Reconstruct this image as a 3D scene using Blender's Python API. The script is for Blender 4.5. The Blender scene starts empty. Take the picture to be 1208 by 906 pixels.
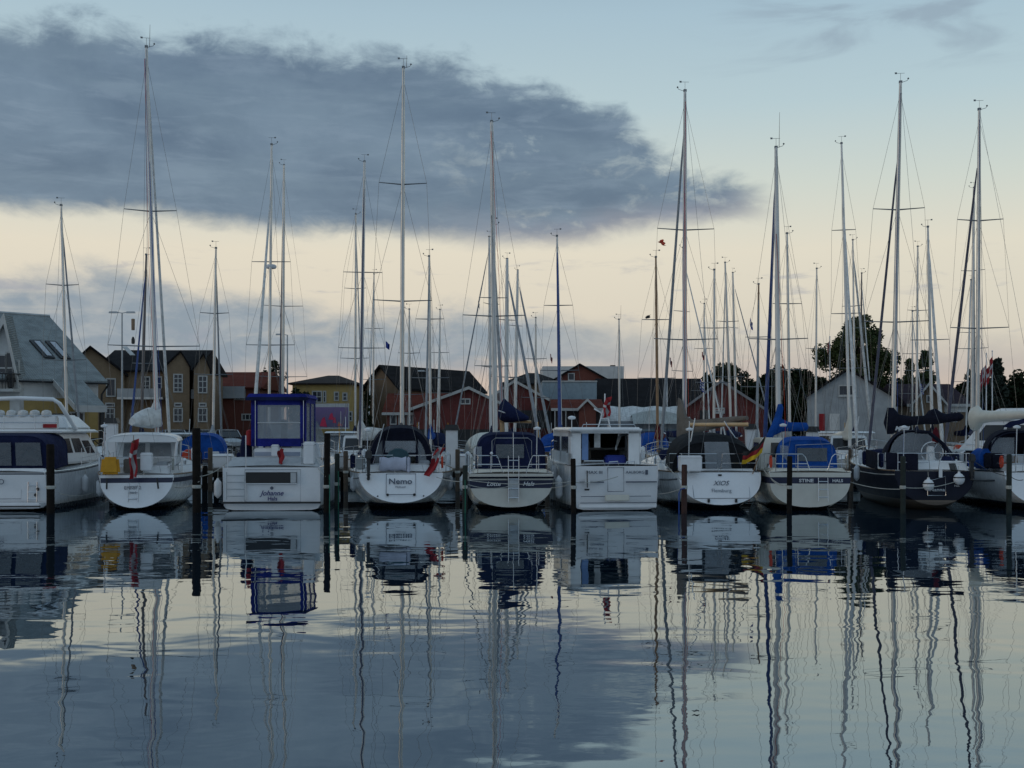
import bpy, bmesh, math, random
from mathutils import Vector, Matrix
random.seed(7)
C = bpy.context.scene
COL = C.collection
R = math.radians
PI = math.pi
F, HZ, CH = 1300.0, 505.0, 2.85     # focal length in photo pixels, horizon row, eye height above the water

# ---------------------------------------------------------------- camera
cd = bpy.data.cameras.new('camera'); cam = bpy.data.objects.new('camera', cd); COL.objects.link(cam)
cam.location = (0, 0, CH); cam.rotation_euler = (PI/2, 0, 0)
cd.sensor_width = 36; cd.lens = 36*F/1208; cd.shift_y = (HZ-453)/1208
cd.clip_start = .1; cd.clip_end = 6000
C.camera = cam
C.view_settings.view_transform = 'Standard'; C.view_settings.look = 'None'
C.view_settings.exposure = 0; C.view_settings.gamma = 1

def P(px, py, D): return Vector(((px-604)*D/F, D, CH+(HZ-py)*D/F))
def lin(c):
    return tuple(((v/255)/12.92 if v/255 <= .04045 else ((v/255+.055)/1.055)**2.4) for v in c)

# ---------------------------------------------------------------- node helper
class NT:
    def __init__(s, t): s.t = t
    def new(s, ty, **k):
        n = s.t.nodes.new(ty)
        for a, b in k.items(): setattr(n, a, b)
        return n
    def put(s, sock, v):
        if hasattr(v, 'links') or isinstance(v, bpy.types.NodeSocket): s.t.links.new(v, sock)
        else: sock.default_value = v
    def m(s, op, a, b=0.0, c=0.0, clamp=False):
        n = s.new('ShaderNodeMath', operation=op, use_clamp=clamp)
        s.put(n.inputs[0], a); s.put(n.inputs[1], b)
        if len(n.inputs) > 2: s.put(n.inputs[2], c)
        return n.outputs[0]
    def ss(s, v, a, b):
        n = s.new('ShaderNodeMapRange', interpolation_type='SMOOTHSTEP')
        s.put(n.inputs['Value'], v); s.put(n.inputs['From Min'], a); s.put(n.inputs['From Max'], b)
        return n.outputs['Result']
    def mix(s, f, a, b, mode='MIX'):
        n = s.new('ShaderNodeMix', data_type='RGBA', blend_type=mode)
        s.put(n.inputs[0], f)
        s.put(n.inputs[6], a if not isinstance(a, tuple) else (*a[:3], 1)); s.put(n.inputs[7], b if not isinstance(b, tuple) else (*b[:3], 1))
        return n.outputs[2]
    def noise(s, vec, scale, detail=4, rough=.5, dist=0.0):
        n = s.new('ShaderNodeTexNoise'); s.put(n.inputs['Vector'], vec)
        n.inputs['Scale'].default_value = scale; n.inputs['Detail'].default_value = detail
        n.inputs['Roughness'].default_value = rough; n.inputs['Distortion'].default_value = dist
        return n.outputs[0]
    def xyz(s, x, y, z):
        n = s.new('ShaderNodeCombineXYZ')
        for i, v in enumerate((x, y, z)): s.put(n.inputs[i], v)
        return n.outputs[0]
    def ramp(s, v, stops, interp='LINEAR'):
        n = s.new('ShaderNodeValToRGB'); cr = n.color_ramp; cr.interpolation = interp
        while len(cr.elements) < len(stops): cr.elements.new(.5)
        for e, (p, c) in zip(cr.elements, stops):
            e.position = p; e.color = (c, c, c, 1) if isinstance(c, float) else (*c, 1)
        s.put(n.inputs[0], v)
        return n.outputs[0]

# ---------------------------------------------------------------- sky
W = bpy.data.worlds.new('World'); C.world = W; W.use_nodes = True
wt = W.node_tree; wt.nodes.clear(); n = NT(wt)
tc = n.new('ShaderNodeTexCoord'); sp = n.new('ShaderNodeSeparateXYZ'); wt.links.new(tc.outputs['Generated'], sp.inputs[0])
az = n.m('ARCTAN2', sp.outputs[0], sp.outputs[1]); el = n.m('ARCSINE', sp.outputs[2])
def azp(px): return math.atan((px-604)/F)
def elp(py, px=604): return math.atan((HZ-py)/F*math.cos(azp(px)))
def ucurve(pts, off=0.0):      # curve over azimuth giving an elevation (rad)
    return n.ramp(n.m('MULTIPLY_ADD', az, 1.0, .5), [(azp(x)+.5, max(0.0, elp(y, x)*2)) for x, y in pts], 'B_SPLINE' if 0 else 'EASE')
def half(v): return n.m('MULTIPLY', v, .5)
vec = n.xyz(az, n.m('MULTIPLY', el, 1.9), 0.3)
vecs = n.xyz(az, n.m('MULTIPLY', el, 5.0), 1.7)
n1 = n.noise(vec, 7, 10, .6, .25); n2 = n.noise(vec, 26, 8, .62, .35); n3 = n.noise(vecs, 6, 7, .55, .6); n4 = n.noise(vecs, 16, 6, .6, .4)
base = n.ramp(n.m('DIVIDE', el, .5, clamp=True), [
    (0.0, lin((190,172,160))), (elp(440)*2, lin((204,187,175))), (elp(400)*2, lin((214,204,188))), (elp(300)*2, lin((224,215,196))),
    (elp(225)*2, lin((206,211,201))), (elp(130)*2, lin((182,201,206))), (elp(20)*2, lin((166,190,203))), (.95, lin((128,154,176)))])
# the sky cools towards the right and behind the viewer
base = n.mix(n.m('MULTIPLY', n.ss(az, -.1, .5), .32), base, n.mix(1.0, base, (.85,.935,.99), 'MULTIPLY'))
# long low bank on the left
el_j = n.m('ADD', el, n.m('MULTIPLY', n.m('SUBTRACT', n1, .5), .075))
el_j = n.m('ADD', el_j, n.m('MULTIPLY', n.m('SUBTRACT', n2, .5), .02))
el_s = n.m('ADD', el, n.m('MULTIPLY', n.m('SUBTRACT', n3, .5), .05))
T2 = half(ucurve([(0,322),(130,318),(260,350),(400,362),(560,366),(700,374),(800,380),(950,384),(1208,392)]))
B2 = half(ucurve([(0,470),(200,462),(300,432),(500,436),(620,428),(800,440),(900,445)]))
m2 = n.m('MULTIPLY', n.ss(n.m('SUBTRACT', T2, el_j), -.008, .022), n.ss(n.m('SUBTRACT', el, B2), -.02, .012))
m2 = n.m('MULTIPLY', m2, n.ss(n3, .2, .46)); m2 = n.m('MULTIPLY', m2, n.m('MULTIPLY_ADD', n.ss(az, .2, .0), .72, .28))
sky = n.mix(n.m('MULTIPLY', m2, .88), base, n.mix(n.ss(n2, .35, .7), lin((122,141,160)), lin((152,162,172))))
# thin streaks across the pale part
m3 = n.m('MULTIPLY', n.ss(n4, .56, .74), n.m('MULTIPLY', n.ss(el, elp(450), elp(410)), n.ss(el, elp(290), elp(330))))
sky = n.mix(n.m('MULTIPLY', m3, .5), sky, lin((150,154,168)))
# wisps high on the right
m4 = n.m('MULTIPLY', n.ss(n3, .47, .66), n.m('MULTIPLY', n.ss(el, elp(130), elp(60)), n.ss(az, .12, .3)))
sky = n.mix(n.m('MULTIPLY', m4, .6), sky, lin((136,152,168)))
# the big dark cloud
T1 = half(ucurve([(0,36),(150,40),(300,50),(430,70),(540,78),(640,98),(720,132),(790,185),(850,214),(925,232)]))
B1 = half(ucurve([(0,240),(160,250),(300,266),(420,272),(560,280),(660,286),(760,268),(850,258),(925,250)]))
el_t = n.m('ADD', el, n.m('MULTIPLY', n.m('SUBTRACT', n1, .5), .055)); el_t = n.m('ADD', el_t, n.m('MULTIPLY', n.m('SUBTRACT', n2, .5), .05))
el_b = n.m('ADD', el, n.m('MULTIPLY', n.m('SUBTRACT', n1, .5), .03)); el_b = n.m('ADD', el_b, n.m('MULTIPLY', n.m('SUBTRACT', n2, .5), .022))
m1 = n.m('MULTIPLY', n.ss(n.m('SUBTRACT', T1, el_t), -.014, .015), n.ss(n.m('SUBTRACT', el_b, B1), -.01, .012))
m1 = n.m('MULTIPLY', m1, n.ss(az, azp(940), azp(850)))
gap = n.m('MULTIPLY', n.m('MULTIPLY', n.ss(n2, .5, .66), n.ss(n1, .42, .56)), n.ss(az, azp(420), azp(640)))
m1 = n.m('MULTIPLY', m1, n.m('SUBTRACT', 1.0, n.m('MULTIPLY', gap, .3)))
ccol = n.mix(n.ss(n1, .3, .75), lin((85,105,128)), lin((111,131,151)))
ccol = n.mix(n.m('MULTIPLY', n.ss(n4, .46, .72), .34), ccol, lin((134,152,170)))
ccol = n.mix(n.m('MULTIPLY', n.ss(n3, .4, .7), .35), ccol, lin((116,136,153)))
ccol = n.mix(n.m('MULTIPLY', n.ss(n.m('SUBTRACT', el_b, B1), .03, 0.0), n.m('MULTIPLY', n.ss(az, -.15, .05), .5)), ccol, lin((158,152,160)))
sky = n.mix(n.m('MULTIPLY', m1, .96), sky, ccol)
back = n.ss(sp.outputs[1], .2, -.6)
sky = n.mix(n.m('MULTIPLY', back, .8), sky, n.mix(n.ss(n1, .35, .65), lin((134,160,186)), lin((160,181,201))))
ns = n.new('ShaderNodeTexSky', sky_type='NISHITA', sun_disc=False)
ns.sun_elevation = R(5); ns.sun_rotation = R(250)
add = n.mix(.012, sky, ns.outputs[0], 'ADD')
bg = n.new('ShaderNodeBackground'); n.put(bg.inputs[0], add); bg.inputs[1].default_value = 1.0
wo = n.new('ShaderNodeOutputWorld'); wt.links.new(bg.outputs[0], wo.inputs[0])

sl = bpy.data.lights.new('sun', 'SUN'); sl.energy = .22; sl.angle = R(14); sl.color = (1, .86, .7)
so = bpy.data.objects.new('sun', sl); COL.objects.link(so); so.rotation_euler = (R(80), 0, R(-70))

# ---------------------------------------------------------------- materials
MC = {}
def mat(name, col, rough=.5, metal=0.0, var=.12, sc=2.0, bump=0.0, spec=.5, col2=None, brick=None, coat=0.0):
    if name in MC: return MC[name]
    m = bpy.data.materials.new(name); m.use_nodes = True; t = m.node_tree; b = t.nodes['Principled BSDF']; k = NT(t)
    tc = k.new('ShaderNodeTexCoord'); co = tc.outputs['Object']
    c2 = col2 or tuple(v*(1-var*2.2) for v in col)
    nz = k.noise(co, sc, 6, .62)
    c = k.mix(k.ss(nz, .33, .72), col, c2)
    if brick:
        br = k.new('ShaderNodeTexBrick'); mp = k.new('ShaderNodeMapping'); t.links.new(co, mp.inputs[0]); mp.inputs['Rotation'].default_value = (PI/2, 0, 0)
        t.links.new(mp.outputs[0], br.inputs['Vector']); br.inputs['Scale'].default_value = brick
        k.put(br.inputs['Color1'], c); k.put(br.inputs['Color2'], (*[v*.78 for v in col], 1)); k.put(br.inputs['Mortar'], (*[v*.6 for v in col], 1))
        br.inputs['Mortar Size'].default_value = .012
        c = br.outputs[0]
    k.put(b.inputs['Base Color'], c if not isinstance(c, tuple) else (*c, 1))
    k.put(b.inputs['Roughness'], k.m('MULTIPLY_ADD', nz, .18, max(.02, rough-.09)))
    b.inputs['Metallic'].default_value = metal; b.inputs['Specular IOR Level'].default_value = spec
    b.inputs['Coat Weight'].default_value = coat
    if bump:
        bn = k.new('ShaderNodeBump'); bn.inputs['Distance'].default_value = bump; k.put(bn.inputs['Height'], k.noise(co, sc*4, 5, .6)); t.links.new(bn.outputs[0], b.inputs['Normal'])
    MC[name] = m
    return m
def hullmat(name, col, boot=(.02,.025,.05), anti=(.012,.014,.018), zb=.12, zs=.2, rough=.25, coat=.25):
    if name in MC: return MC[name]
    m = bpy.data.materials.new(name); m.use_nodes = True; t = m.node_tree; b = t.nodes['Principled BSDF']; k = NT(t)
    tc = k.new('ShaderNodeTexCoord'); s = k.new('ShaderNodeSeparateXYZ'); t.links.new(tc.outputs['Object'], s.inputs[0])
    mp = k.new('ShaderNodeMapping'); t.links.new(tc.outputs['Object'], mp.inputs[0]); mp.inputs['Scale'].default_value = (3, 3, .5)
    st = k.noise(mp.outputs[0], 2.2, 6, .65)      # vertical water staining
    c = k.mix(k.m('MULTIPLY', k.ss(st, .45, .8), .55), col, tuple(v*.62 for v in col))
    c = k.mix(k.m('MULTIPLY', k.ss(k.m('ADD', s.outputs[2], k.m('MULTIPLY', st, .35)), zs+.42, zs+.16), .55), c, tuple(v*q for v, q in zip(col, (.6,.54,.4))))
    c = k.mix(k.m('LESS_THAN', s.outputs[2], zs), c, boot)
    c = k.mix(k.m('LESS_THAN', s.outputs[2], zb), c, anti)
    k.put(b.inputs['Base Color'], c); k.put(b.inputs['Roughness'], k.m('MULTIPLY_ADD', st, .25, rough-.1))
    b.inputs['Coat Weight'].default_value = coat; b.inputs['Specular IOR Level'].default_value = .5 if coat else .2
    MC[name] = m
    return m
def vinyl(name, col, a=.5):
    if name in MC: return MC[name]
    m = bpy.data.materials.new(name); m.use_nodes = True; t = m.node_tree; b = t.nodes['Principled BSDF']; k = NT(t)
    tc = k.new('ShaderNodeTexCoord'); nz = k.noise(tc.outputs['Object'], 3, 4, .6)
    k.put(b.inputs['Base Color'], k.mix(nz, col, tuple(v*.6 for v in col))); b.inputs['Roughness'].default_value = .12; b.inputs['Alpha'].default_value = a
    bn = k.new('ShaderNodeBump'); bn.inputs['Distance'].default_value = .02; k.put(bn.inputs['Height'], nz); t.links.new(bn.outputs[0], b.inputs['Normal'])
    MC[name] = m
    return m
GEL = mat('gelcoat', (.72,.73,.73), .3, var=.06, sc=1.5, coat=.2)
CREAM = mat('cream_gelcoat', (.62,.6,.52), .35, var=.06, coat=.2)
GREYD = mat('deck_grey', (.42,.44,.45), .55, var=.08, sc=4)
TEAK = mat('teak', (.25,.16,.09), .6, var=.15, sc=8)
STEEL = mat('stainless', (.6,.61,.62), .22, 1.0, var=.05)
ALU = mat('mast_aluminium', (.6,.585,.55), .38, .55, var=.08, sc=1)
ALUW = mat('mast_white', (.7,.68,.64), .4, 0, var=.07, sc=1)
ALUD = mat('mast_dark', (.13,.12,.12), .4, .4, var=.1, sc=1)
WOODM = mat('mast_wood', (.3,.17,.08), .35, 0, var=.15, sc=2)
WIRE = mat('rigging_wire', (.16,.165,.17), .35, .7, var=.05)
NAVY = mat('navy_canvas', (.012,.018,.06), .8, var=.2, sc=1.6, bump=.06, spec=.12)
NAVYD = mat('dark_navy_canvas', (.009,.011,.024), .8, var=.2, sc=1.6, bump=.06, spec=.12)
ROYAL = mat('royal_blue_canvas', (.01,.075,.33), .75, var=.18, sc=1.6, bump=.06, spec=.12)
BLUE = mat('blue_canvas', (.015,.022,.2), .75, var=.18, sc=1.6, bump=.06, spec=.12)
BLACKC = mat('charcoal_canvas', (.016,.017,.02), .8, var=.18, sc=1.6, bump=.06, spec=.12)
BROWNC = mat('taupe_canvas', (.17,.15,.13), .85, var=.15, sc=1.6, bump=.06, spec=.12)
REDC = mat('burgundy_canvas', (.12,.012,.02), .8, var=.2, sc=5, spec=.12)
SAILW = mat('white_sailcloth', (.66,.66,.64), .7, var=.14, sc=4, bump=.03)
SAILG = mat('grey_sailcloth', (.3,.32,.34), .75, var=.12, sc=4, bump=.03)
SAILB = mat('blue_uv_strip', (.035,.07,.22), .7, var=.15, sc=4)
SAILN = mat('navy_uv_strip', (.1,.1,.14), .7, var=.15, sc=4)
GLASSD = mat('dark_window', (.015,.018,.022), .06, var=.1)
BLACK = mat('black_rubber', (.015,.015,.016), .5, var=.15)
WHITEP = mat('white_plastic', (.7,.71,.72), .4, var=.06)
YEL = mat('yellow_canvas', (.62,.3,.01), .7, var=.12, bump=.02)
RED = mat('red_cloth', (.3,.01,.015), .8, var=.12)
REDO = mat('orange_red', (.6,.06,.02), .6, var=.1)
FLW = mat('flag_white', (.5,.5,.5), .8, var=.08)
FLB = mat('flag_black', (.012,.012,.012), .8, var=.08)
FLG = mat('flag_gold', (.7,.42,.01), .8, var=.08)
FLBL = mat('flag_blue', (.02,.05,.3), .8, var=.08)
ROPE = mat('pale_rope', (.42,.42,.38), .9, var=.15, sc=20)
ROPEB = mat('blue_rope', (.02,.07,.3), .9, var=.15, sc=20)
ROPEG = mat('green_rope', (.02,.16,.1), .9, var=.15, sc=20)
TEXD = mat('dark_lettering', (.07,.085,.12), .5, var=.05)
TEXB = mat('blue_lettering', (.01,.015,.12), .5, var=.05)
TEXW = mat('pale_lettering', (.6,.62,.64), .5, var=.05)
TIMB = mat('tarred_timber', (.014,.011,.009), .85, var=.25, sc=6, bump=.03, spec=.15)
TIMG = mat('algae_timber', (.014,.022,.017), .8, var=.25, sc=6, bump=.03)
DECKT = mat('pier_planks', (.16,.14,.12), .85, var=.2, sc=6)
VIN = vinyl('clear_vinyl', (.38,.42,.46), .5)
VIND = vinyl('smoked_vinyl', (.12,.14,.16), .78)

# ---------------------------------------------------------------- mesh helpers
class MB:
    def __init__(s): s.v = []; s.f = []; s.m = []
    def add(s, vs, fs, mi=0):
        o = len(s.v); s.v += [tuple(p) for p in vs]; s.f += [tuple(i+o for i in f) for f in fs]; s.m += [mi]*len(fs); return s
    def box(s, x0, x1, y0, y1, z0, z1, mi=0):
        return s.frus((x0, x1, y0, y1, z0), (x0, x1, y0, y1, z1), mi)
    def frus(s, b, t, mi=0):
        x0, x1, y0, y1, z0 = b; X0, X1, Y0, Y1, z1 = t
        return s.add([(x0,y0,z0),(x1,y0,z0),(x1,y1,z0),(x0,y1,z0),(X0,Y0,z1),(X1,Y0,z1),(X1,Y1,z1),(X0,Y1,z1)],
                     [(0,3,2,1),(4,5,6,7),(0,1,5,4),(1,2,6,5),(2,3,7,6),(3,0,4,7)], mi)
    def tube(s, pts, r, n=6, mi=0):
        pts = [Vector(p) for p in pts]; rs = r if isinstance(r, (list, tuple)) else [r]*len(pts)
        rings = []
        for i, p in enumerate(pts):
            d = (pts[min(i+1, len(pts)-1)]-pts[max(i-1, 0)])
            d = d.normalized() if d.length > 1e-9 else Vector((0,0,1))
            a = d.cross(Vector((0,0,1)) if abs(d.z) < .95 else Vector((0,1,0))).normalized(); b = d.cross(a)
            rings.append([p+(a*math.cos(2*PI*k/n)+b*math.sin(2*PI*k/n))*rs[i] for k in range(n)])
        return s.loft(rings, True, True, mi)
    def loft(s, rings, closed=True, cap=True, mi=0):
        n = len(rings[0]); vs = [p for r in rings for p in r]; fs = []
        for i in range(len(rings)-1):
            for k in range(n if closed else n-1):
                k2 = (k+1) % n; fs.append((i*n+k, i*n+k2, (i+1)*n+k2, (i+1)*n+k))
        if cap: fs.append(tuple(range(n-1, -1, -1))); fs.append(tuple((len(rings)-1)*n+k for k in range(n)))
        return s.add(vs, fs, mi)
    def rev(s, c, prof, n=12, mi=0, axis='z'):
        c = Vector(c); rings = []
        for r, h in prof:
            ring = []
            for k in range(n):
                a = 2*PI*k/n; x, y = r*math.cos(a), r*math.sin(a)
                ring.append(c+(Vector((x, y, h)) if axis == 'z' else Vector((x, h, y)) if axis == 'y' else Vector((h, x, y))))
            rings.append(ring)
        return s.loft(rings, True, True, mi)
    def prism(s, poly, y0, y1, mi=0):     # polygon in XZ pulled along Y
        n = len(poly)
        return s.add([(x, y0, z) for x, z in poly]+[(x, y1, z) for x, z in poly],
                     [tuple(range(n)), tuple(range(2*n-1, n-1, -1))]+[(k, k+n, (k+1) % n+n, (k+1) % n) for k in range(n)], mi)
    def slab(s, q, t, mi=0):              # quad/polygon with thickness t along its normal
        q = [Vector(p) for p in q]; nn = (q[1]-q[0]).cross(q[2]-q[0]).normalized()*t; n = len(q)
        return s.add(q+[p+nn for p in q], [tuple(range(n-1, -1, -1)), tuple(range(n, 2*n))]+[(k, (k+1) % n, (k+1) % n+n, k+n) for k in range(n)], mi)
    def build(s, name, mats, parent=None, smooth=False, bevel=0, loc=None, fix=True):
        me = bpy.data.meshes.new(name); me.from_pydata(s.v, [], s.f)
        if not isinstance(mats, (list, tuple)): mats = [mats]
        for m in mats: me.materials.append(m)
        me.polygons.foreach_set('material_index', s.m)
        if fix or bevel:
            bm = bmesh.new(); bm.from_mesh(me)
            if fix: bmesh.ops.recalc_face_normals(bm, faces=bm.faces)
            if bevel: bmesh.ops.bevel(bm, geom=list(bm.edges), offset=bevel, segments=2, affect='EDGES', clamp_overlap=True)
            bm.to_mesh(me); bm.free()
        if smooth:
            me.polygons.foreach_set('use_smooth', [True]*len(me.polygons))
            me.set_sharp_from_angle(angle=R(50))
        me.update()
        o = bpy.data.objects.new(name, me); COL.objects.link(o)
        if parent is not None: o.parent = parent
        if loc is not None: o.location = loc
        return o
def tag(o, label=None, cat=None, group=None, kind=None):
    if label: o['label'] = label
    if cat: o['category'] = cat
    if group: o['group'] = group
    if kind: o['kind'] = kind
    return o
def thing(name, label, cat, loc=(0,0,0), rz=0, group=None):
    o = bpy.data.objects.new(name, None); COL.objects.link(o); o.location = loc; o.rotation_euler = (0, 0, rz); o.empty_display_size = .2
    return tag(o, label, cat, group)
FONT = bpy.data.fonts.load('<builtin>') if 0 else None
def text(body, parent, loc, size, m, tilt=0.0, shear=0.0, bold=0.0, name='lettering', sx=1.0):
    cu = bpy.data.curves.new('lettering', 'FONT'); cu.body = body; cu.size = size; cu.align_x = 'CENTER'; cu.align_y = 'CENTER'
    cu.shear = shear; cu.extrude = .003; cu.offset = bold; cu.resolution_u = 3
    to = bpy.data.objects.new('lettering', cu); COL.objects.link(to)
    dg = bpy.context.evaluated_depsgraph_get(); me = bpy.data.meshes.new_from_object(to.evaluated_get(dg))
    bpy.data.objects.remove(to); bpy.data.curves.remove(cu)
    o = bpy.data.objects.new(name, me); COL.objects.link(o); me.materials.clear(); me.materials.append(m)
    o.parent = parent; o.location = loc; o.rotation_euler = (PI/2-tilt, 0, 0); o.scale = (sx, 1, 1)
    return o
# ================================================================ the setting
def plane(name, x0, x1, y0, y1, z, m):
    return tag(MB().add([(x0,y0,z),(x1,y0,z),(x1,y1,z),(x0,y1,z)], [(0,1,2,3)]).build(name, m), kind='structure')
wm = bpy.data.materials.new('harbour_water'); wm.use_nodes = True; t = wm.node_tree; k = NT(t); b = t.nodes['Principled BSDF']
tc = k.new('ShaderNodeTexCoord'); co = tc.outputs['Object']
def sc_(x, y):
    mp = k.new('ShaderNodeMapping'); t.links.new(co, mp.inputs[0]); mp.inputs['Scale'].default_value = (x, y, 1); return mp.outputs[0]
big = k.noise(co, .12, 4, .55)
calm = k.ss(big, .46, .6)
w1 = k.noise(sc_(.55, .9), 1.0, 2, .45, .3); w2 = k.noise(sc_(1.6, 2.4), 1.0, 3, .5, .2); w3 = k.noise(sc_(.12, .2), 1.0, 2, .5)
h = k.m('ADD', k.m('MULTIPLY', w1, .0105), k.m('MULTIPLY', w3, .028))
h = k.m('ADD', h, k.m('MULTIPLY', w2, k.m('MULTIPLY_ADD', calm, .0022, .0003)))
bn = k.new('ShaderNodeBump'); bn.inputs['Distance'].default_value = 1.0; k.put(bn.inputs['Height'], h); 
film = k.m('MULTIPLY', k.ss(k.noise(sc_(.8, 2.2), 2.0, 8, .75, .8), .6, .78), k.ss(k.noise(co, .35, 3, .5), .52, .66))
gl = k.new('ShaderNodeBsdfAnisotropic') if 0 else k.new('ShaderNodeBsdfGlossy'); k.put(gl.inputs['Roughness'], k.m('MULTIPLY_ADD', film, .08, .01)); t.links.new(bn.outputs[0], gl.inputs['Normal'])
df = k.new('ShaderNodeBsdfDiffuse'); k.put(df.inputs['Color'], k.mix(k.m('MULTIPLY', film, .6), (.003,.012,.022), (.05,.065,.08)))
fr = k.new('ShaderNodeFresnel'); fr.inputs['IOR'].default_value = 1.34; t.links.new(bn.outputs[0], fr.inputs['Normal'])
mx = k.new('ShaderNodeMixShader'); k.put(mx.inputs[0], k.m('MULTIPLY_ADD', fr.outputs[0], .56, .31, clamp=True)); t.links.new(df.outputs[0], mx.inputs[1]); t.links.new(gl.outputs[0], mx.inputs[2])
gl.inputs['Color'].default_value = (.88, .96, 1, 1)
t.links.new(mx.outputs[0], t.nodes['Material Output'].inputs['Surface']); t.nodes.remove(b)
plane('water', -900, 900, -30, 1500, 0, wm)
GRND = mat('quay_paving', (.13,.125,.12), .85, var=.15, sc=.6)
FARG = mat('far_grass', (.035,.045,.02), .9, var=.2, sc=.2)
MB().add([(-900,1500,1.25),(-900,58.3,1.25),(-21,58.3,1.25),(-20.5,76,1.25),(-19,95,1.25),(60,95,1.25),(900,90,1.25),(900,1500,1.25)], [(0,1,2,3,4,5,6,7)]).build('ground', GRND)['kind'] = 'structure'
QW = mat('quay_stone', (.12,.11,.1), .8, var=.2, sc=1.5)
qb = MB(); pts = [(-900,58.3),(-21,58.3),(-20.5,76),(-19,95),(60,95),(900,90)]
for (a, c), (d, e) in zip(pts, pts[1:]): qb.add([(a,c,-1),(d,e,-1),(d,e,1.2),(a,c,1.2)], [(0,1,2,3)])
tag(qb.build('quay_edge', QW), kind='structure')

# piers: each deck with its piles
def pier(x0, x1, y, z, lab):
    r = thing('wooden_pier', lab, 'pier', ((x0+x1)/2, y, 0), 0, 'wooden piers of the marina'); h = (x1-x0)/2
    MB().box(-h, h, -.9, .9, z-.14, z).build('deck', DECKT, r)
    bm_ = MB()
    for s in (-1, 1): bm_.box(-h, h, s*.84-.07, s*.84+.07, z-.4, z-.15)
    bm_.build('beam', TIMB, r)
    x = -h+1
    while x < h:
        for s in (-1, 1): MB().tube([(x, s*.98, -1), (x, s*.98, z+.15)], .13, 8).build('pile', TIMB, r)
        x += 6
    rn = random.Random(int(y))
    for i in range(int(h)):
        x = -h+1+i*2+rn.uniform(-.4, .4); MB().frus((x-.05, x+.05, -.7, -.6, z), (x-.04, x+.04, -.7, -.6, z+.22)).build('cleat', STEEL, r)
    return r
pier(-21, 34, 51.2, 1.0, 'wooden pier running across behind the bows of the first row of boats')
pier(-19, 38, 82, 1.05, 'farther wooden pier near the quay, behind the second and third rows of boats')

# ================================================================ boats
def hullfn(L, B, fs, fb, tw, rake, tb, p, q, bowr=.5, mid=.42):
    def hb(t):
        if t < mid: return B/2*(tw+(1-tw)*math.sin(PI/2*t/mid))
        u = (t-mid)/(1-mid); return B/2*max(0.0, 1-u**2.1)**.9
    def sh(t): return fs+(fb-fs)*t**1.7-.06*math.sin(PI*t)*L/10
    def bo(t):
        if t < .3: return tb+(-.35-tb)*math.sin(PI/2*t/.3)
        if t < .8: return -.35
        return -.35+(.15+.35)*((t-.8)/.2)**1.5
    def pt(t, s, side):
        z = sh(t)-(sh(t)-bo(t))*s
        w = hb(t)*max(0.0, 1-s**p)**(1/q)
        y = L*t+rake*(z/fs)*(1-t)**5+bowr*(z/fb-1)*t**7
        return Vector((side*w, y, z))
    return hb, sh, bo, pt
def make_hull(root, L, B, fs, fb, tw, rake, tb, hm, p=2.3, q=2.0, bowr=.6, stripe=None, stripez=(.1,.3), tm=None, deckm=None, mid=.42, nst=22, edge=True):
    hb, sh, bo, pt = hullfn(L, B, fs, fb, tw, rake, tb, p, q, bowr, mid)
    ts = [i/nst for i in range(nst)]+[.985, 1.0]
    S = []
    for t_ in ts:
        H = sh(t_)-bo(t_); a, c = stripez[0]/H, stripez[1]/H
        row = [0, a, (a+c)/2, c]+[c+(1-c)*math.sin(PI/2*j/9) for j in range(1, 10)]
        S.append(row)
    m = MB(); n = len(S[0]); rings = []
    for t_, row in zip(ts, S):
        rings.append([pt(t_, s, -1) for s in row]+[pt(t_, s, 1) for s in row[-2::-1]])
    N_ = len(rings[0]); vs = [v for r in rings for v in r]; o = 0; fs_, ms = [], []
    for i in range(len(rings)-1):
        for j in range(N_-1):
            fs_.append((i*N_+j, i*N_+j+1, (i+1)*N_+j+1, (i+1)*N_+j)); ms.append(1 if stripe and (j in (1, 2) or j in (N_-3, N_-4)) else 0)
    m.v = [tuple(v) for v in vs]; m.f = fs_; m.m = ms
    m.build('hull', [hm, stripe or hm], root, smooth=True)
    # transom
    ring = rings[0]; c = Vector((0, sum(v.y for v in ring)/len(ring), sum(v.z for v in ring)/len(ring)))
    tmb = MB(); up = [v+Vector((0, -.006, 0)) for v in ring]; M_ = len(up)
    if stripe:
        for j in range((M_-1)//2):
            tmb.add([up[j], up[j+1], up[M_-2-j], up[M_-1-j]], [(0,1,2,3)], 1 if j in (1, 2) else 0)
        tmb.build('transom', [tm or hm, stripe], root, fix=True)
    else:
        tmb.add(up, [tuple(range(M_))]); tmb.build('transom', [tm or hm], root)
    if edge:
        MB().tube([v+Vector((0, -.01, 0)) for v in ring], .014, 5).build('transom_edge', tm or hm, root, smooth=True)
    # deck with camber
    d = MB(); rr = []
    for t_ in ts:
        a = pt(t_, 0, -1); rr.append([Vector((a.x*(1-2*k_/6), a.y, a.z+.012+.06*(1-(1-2*k_/6)**2)*min(1, hb(t_)))) for k_ in range(7)])
    d.loft(rr, False, False); d.build('deck', deckm or GEL, root, smooth=True)
    rlm = TEAK if random.random() < .3 else STEEL
    for s_ in (-1, 1): MB().tube([pt(t_, 0, s_)+Vector((0, 0, .02)) for t_ in ts], .025, 5).build('rub_rail', rlm, root)
    return hb, sh, bo, pt
def quadpt(q, u, v):   # q = bl, br, tr, tl
    a = q[0].lerp(q[1], u); b_ = q[3].lerp(q[2], u); return a.lerp(b_, v)
def face_panel(m, q, u0, u1, v0, v1, off=.012, mi=0):
    q = [Vector(p) for p in q]
    m.slab([quadpt(q, u0, v0), quadpt(q, u1, v0), quadpt(q, u1, v1), quadpt(q, u0, v1)], off, mi)
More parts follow.
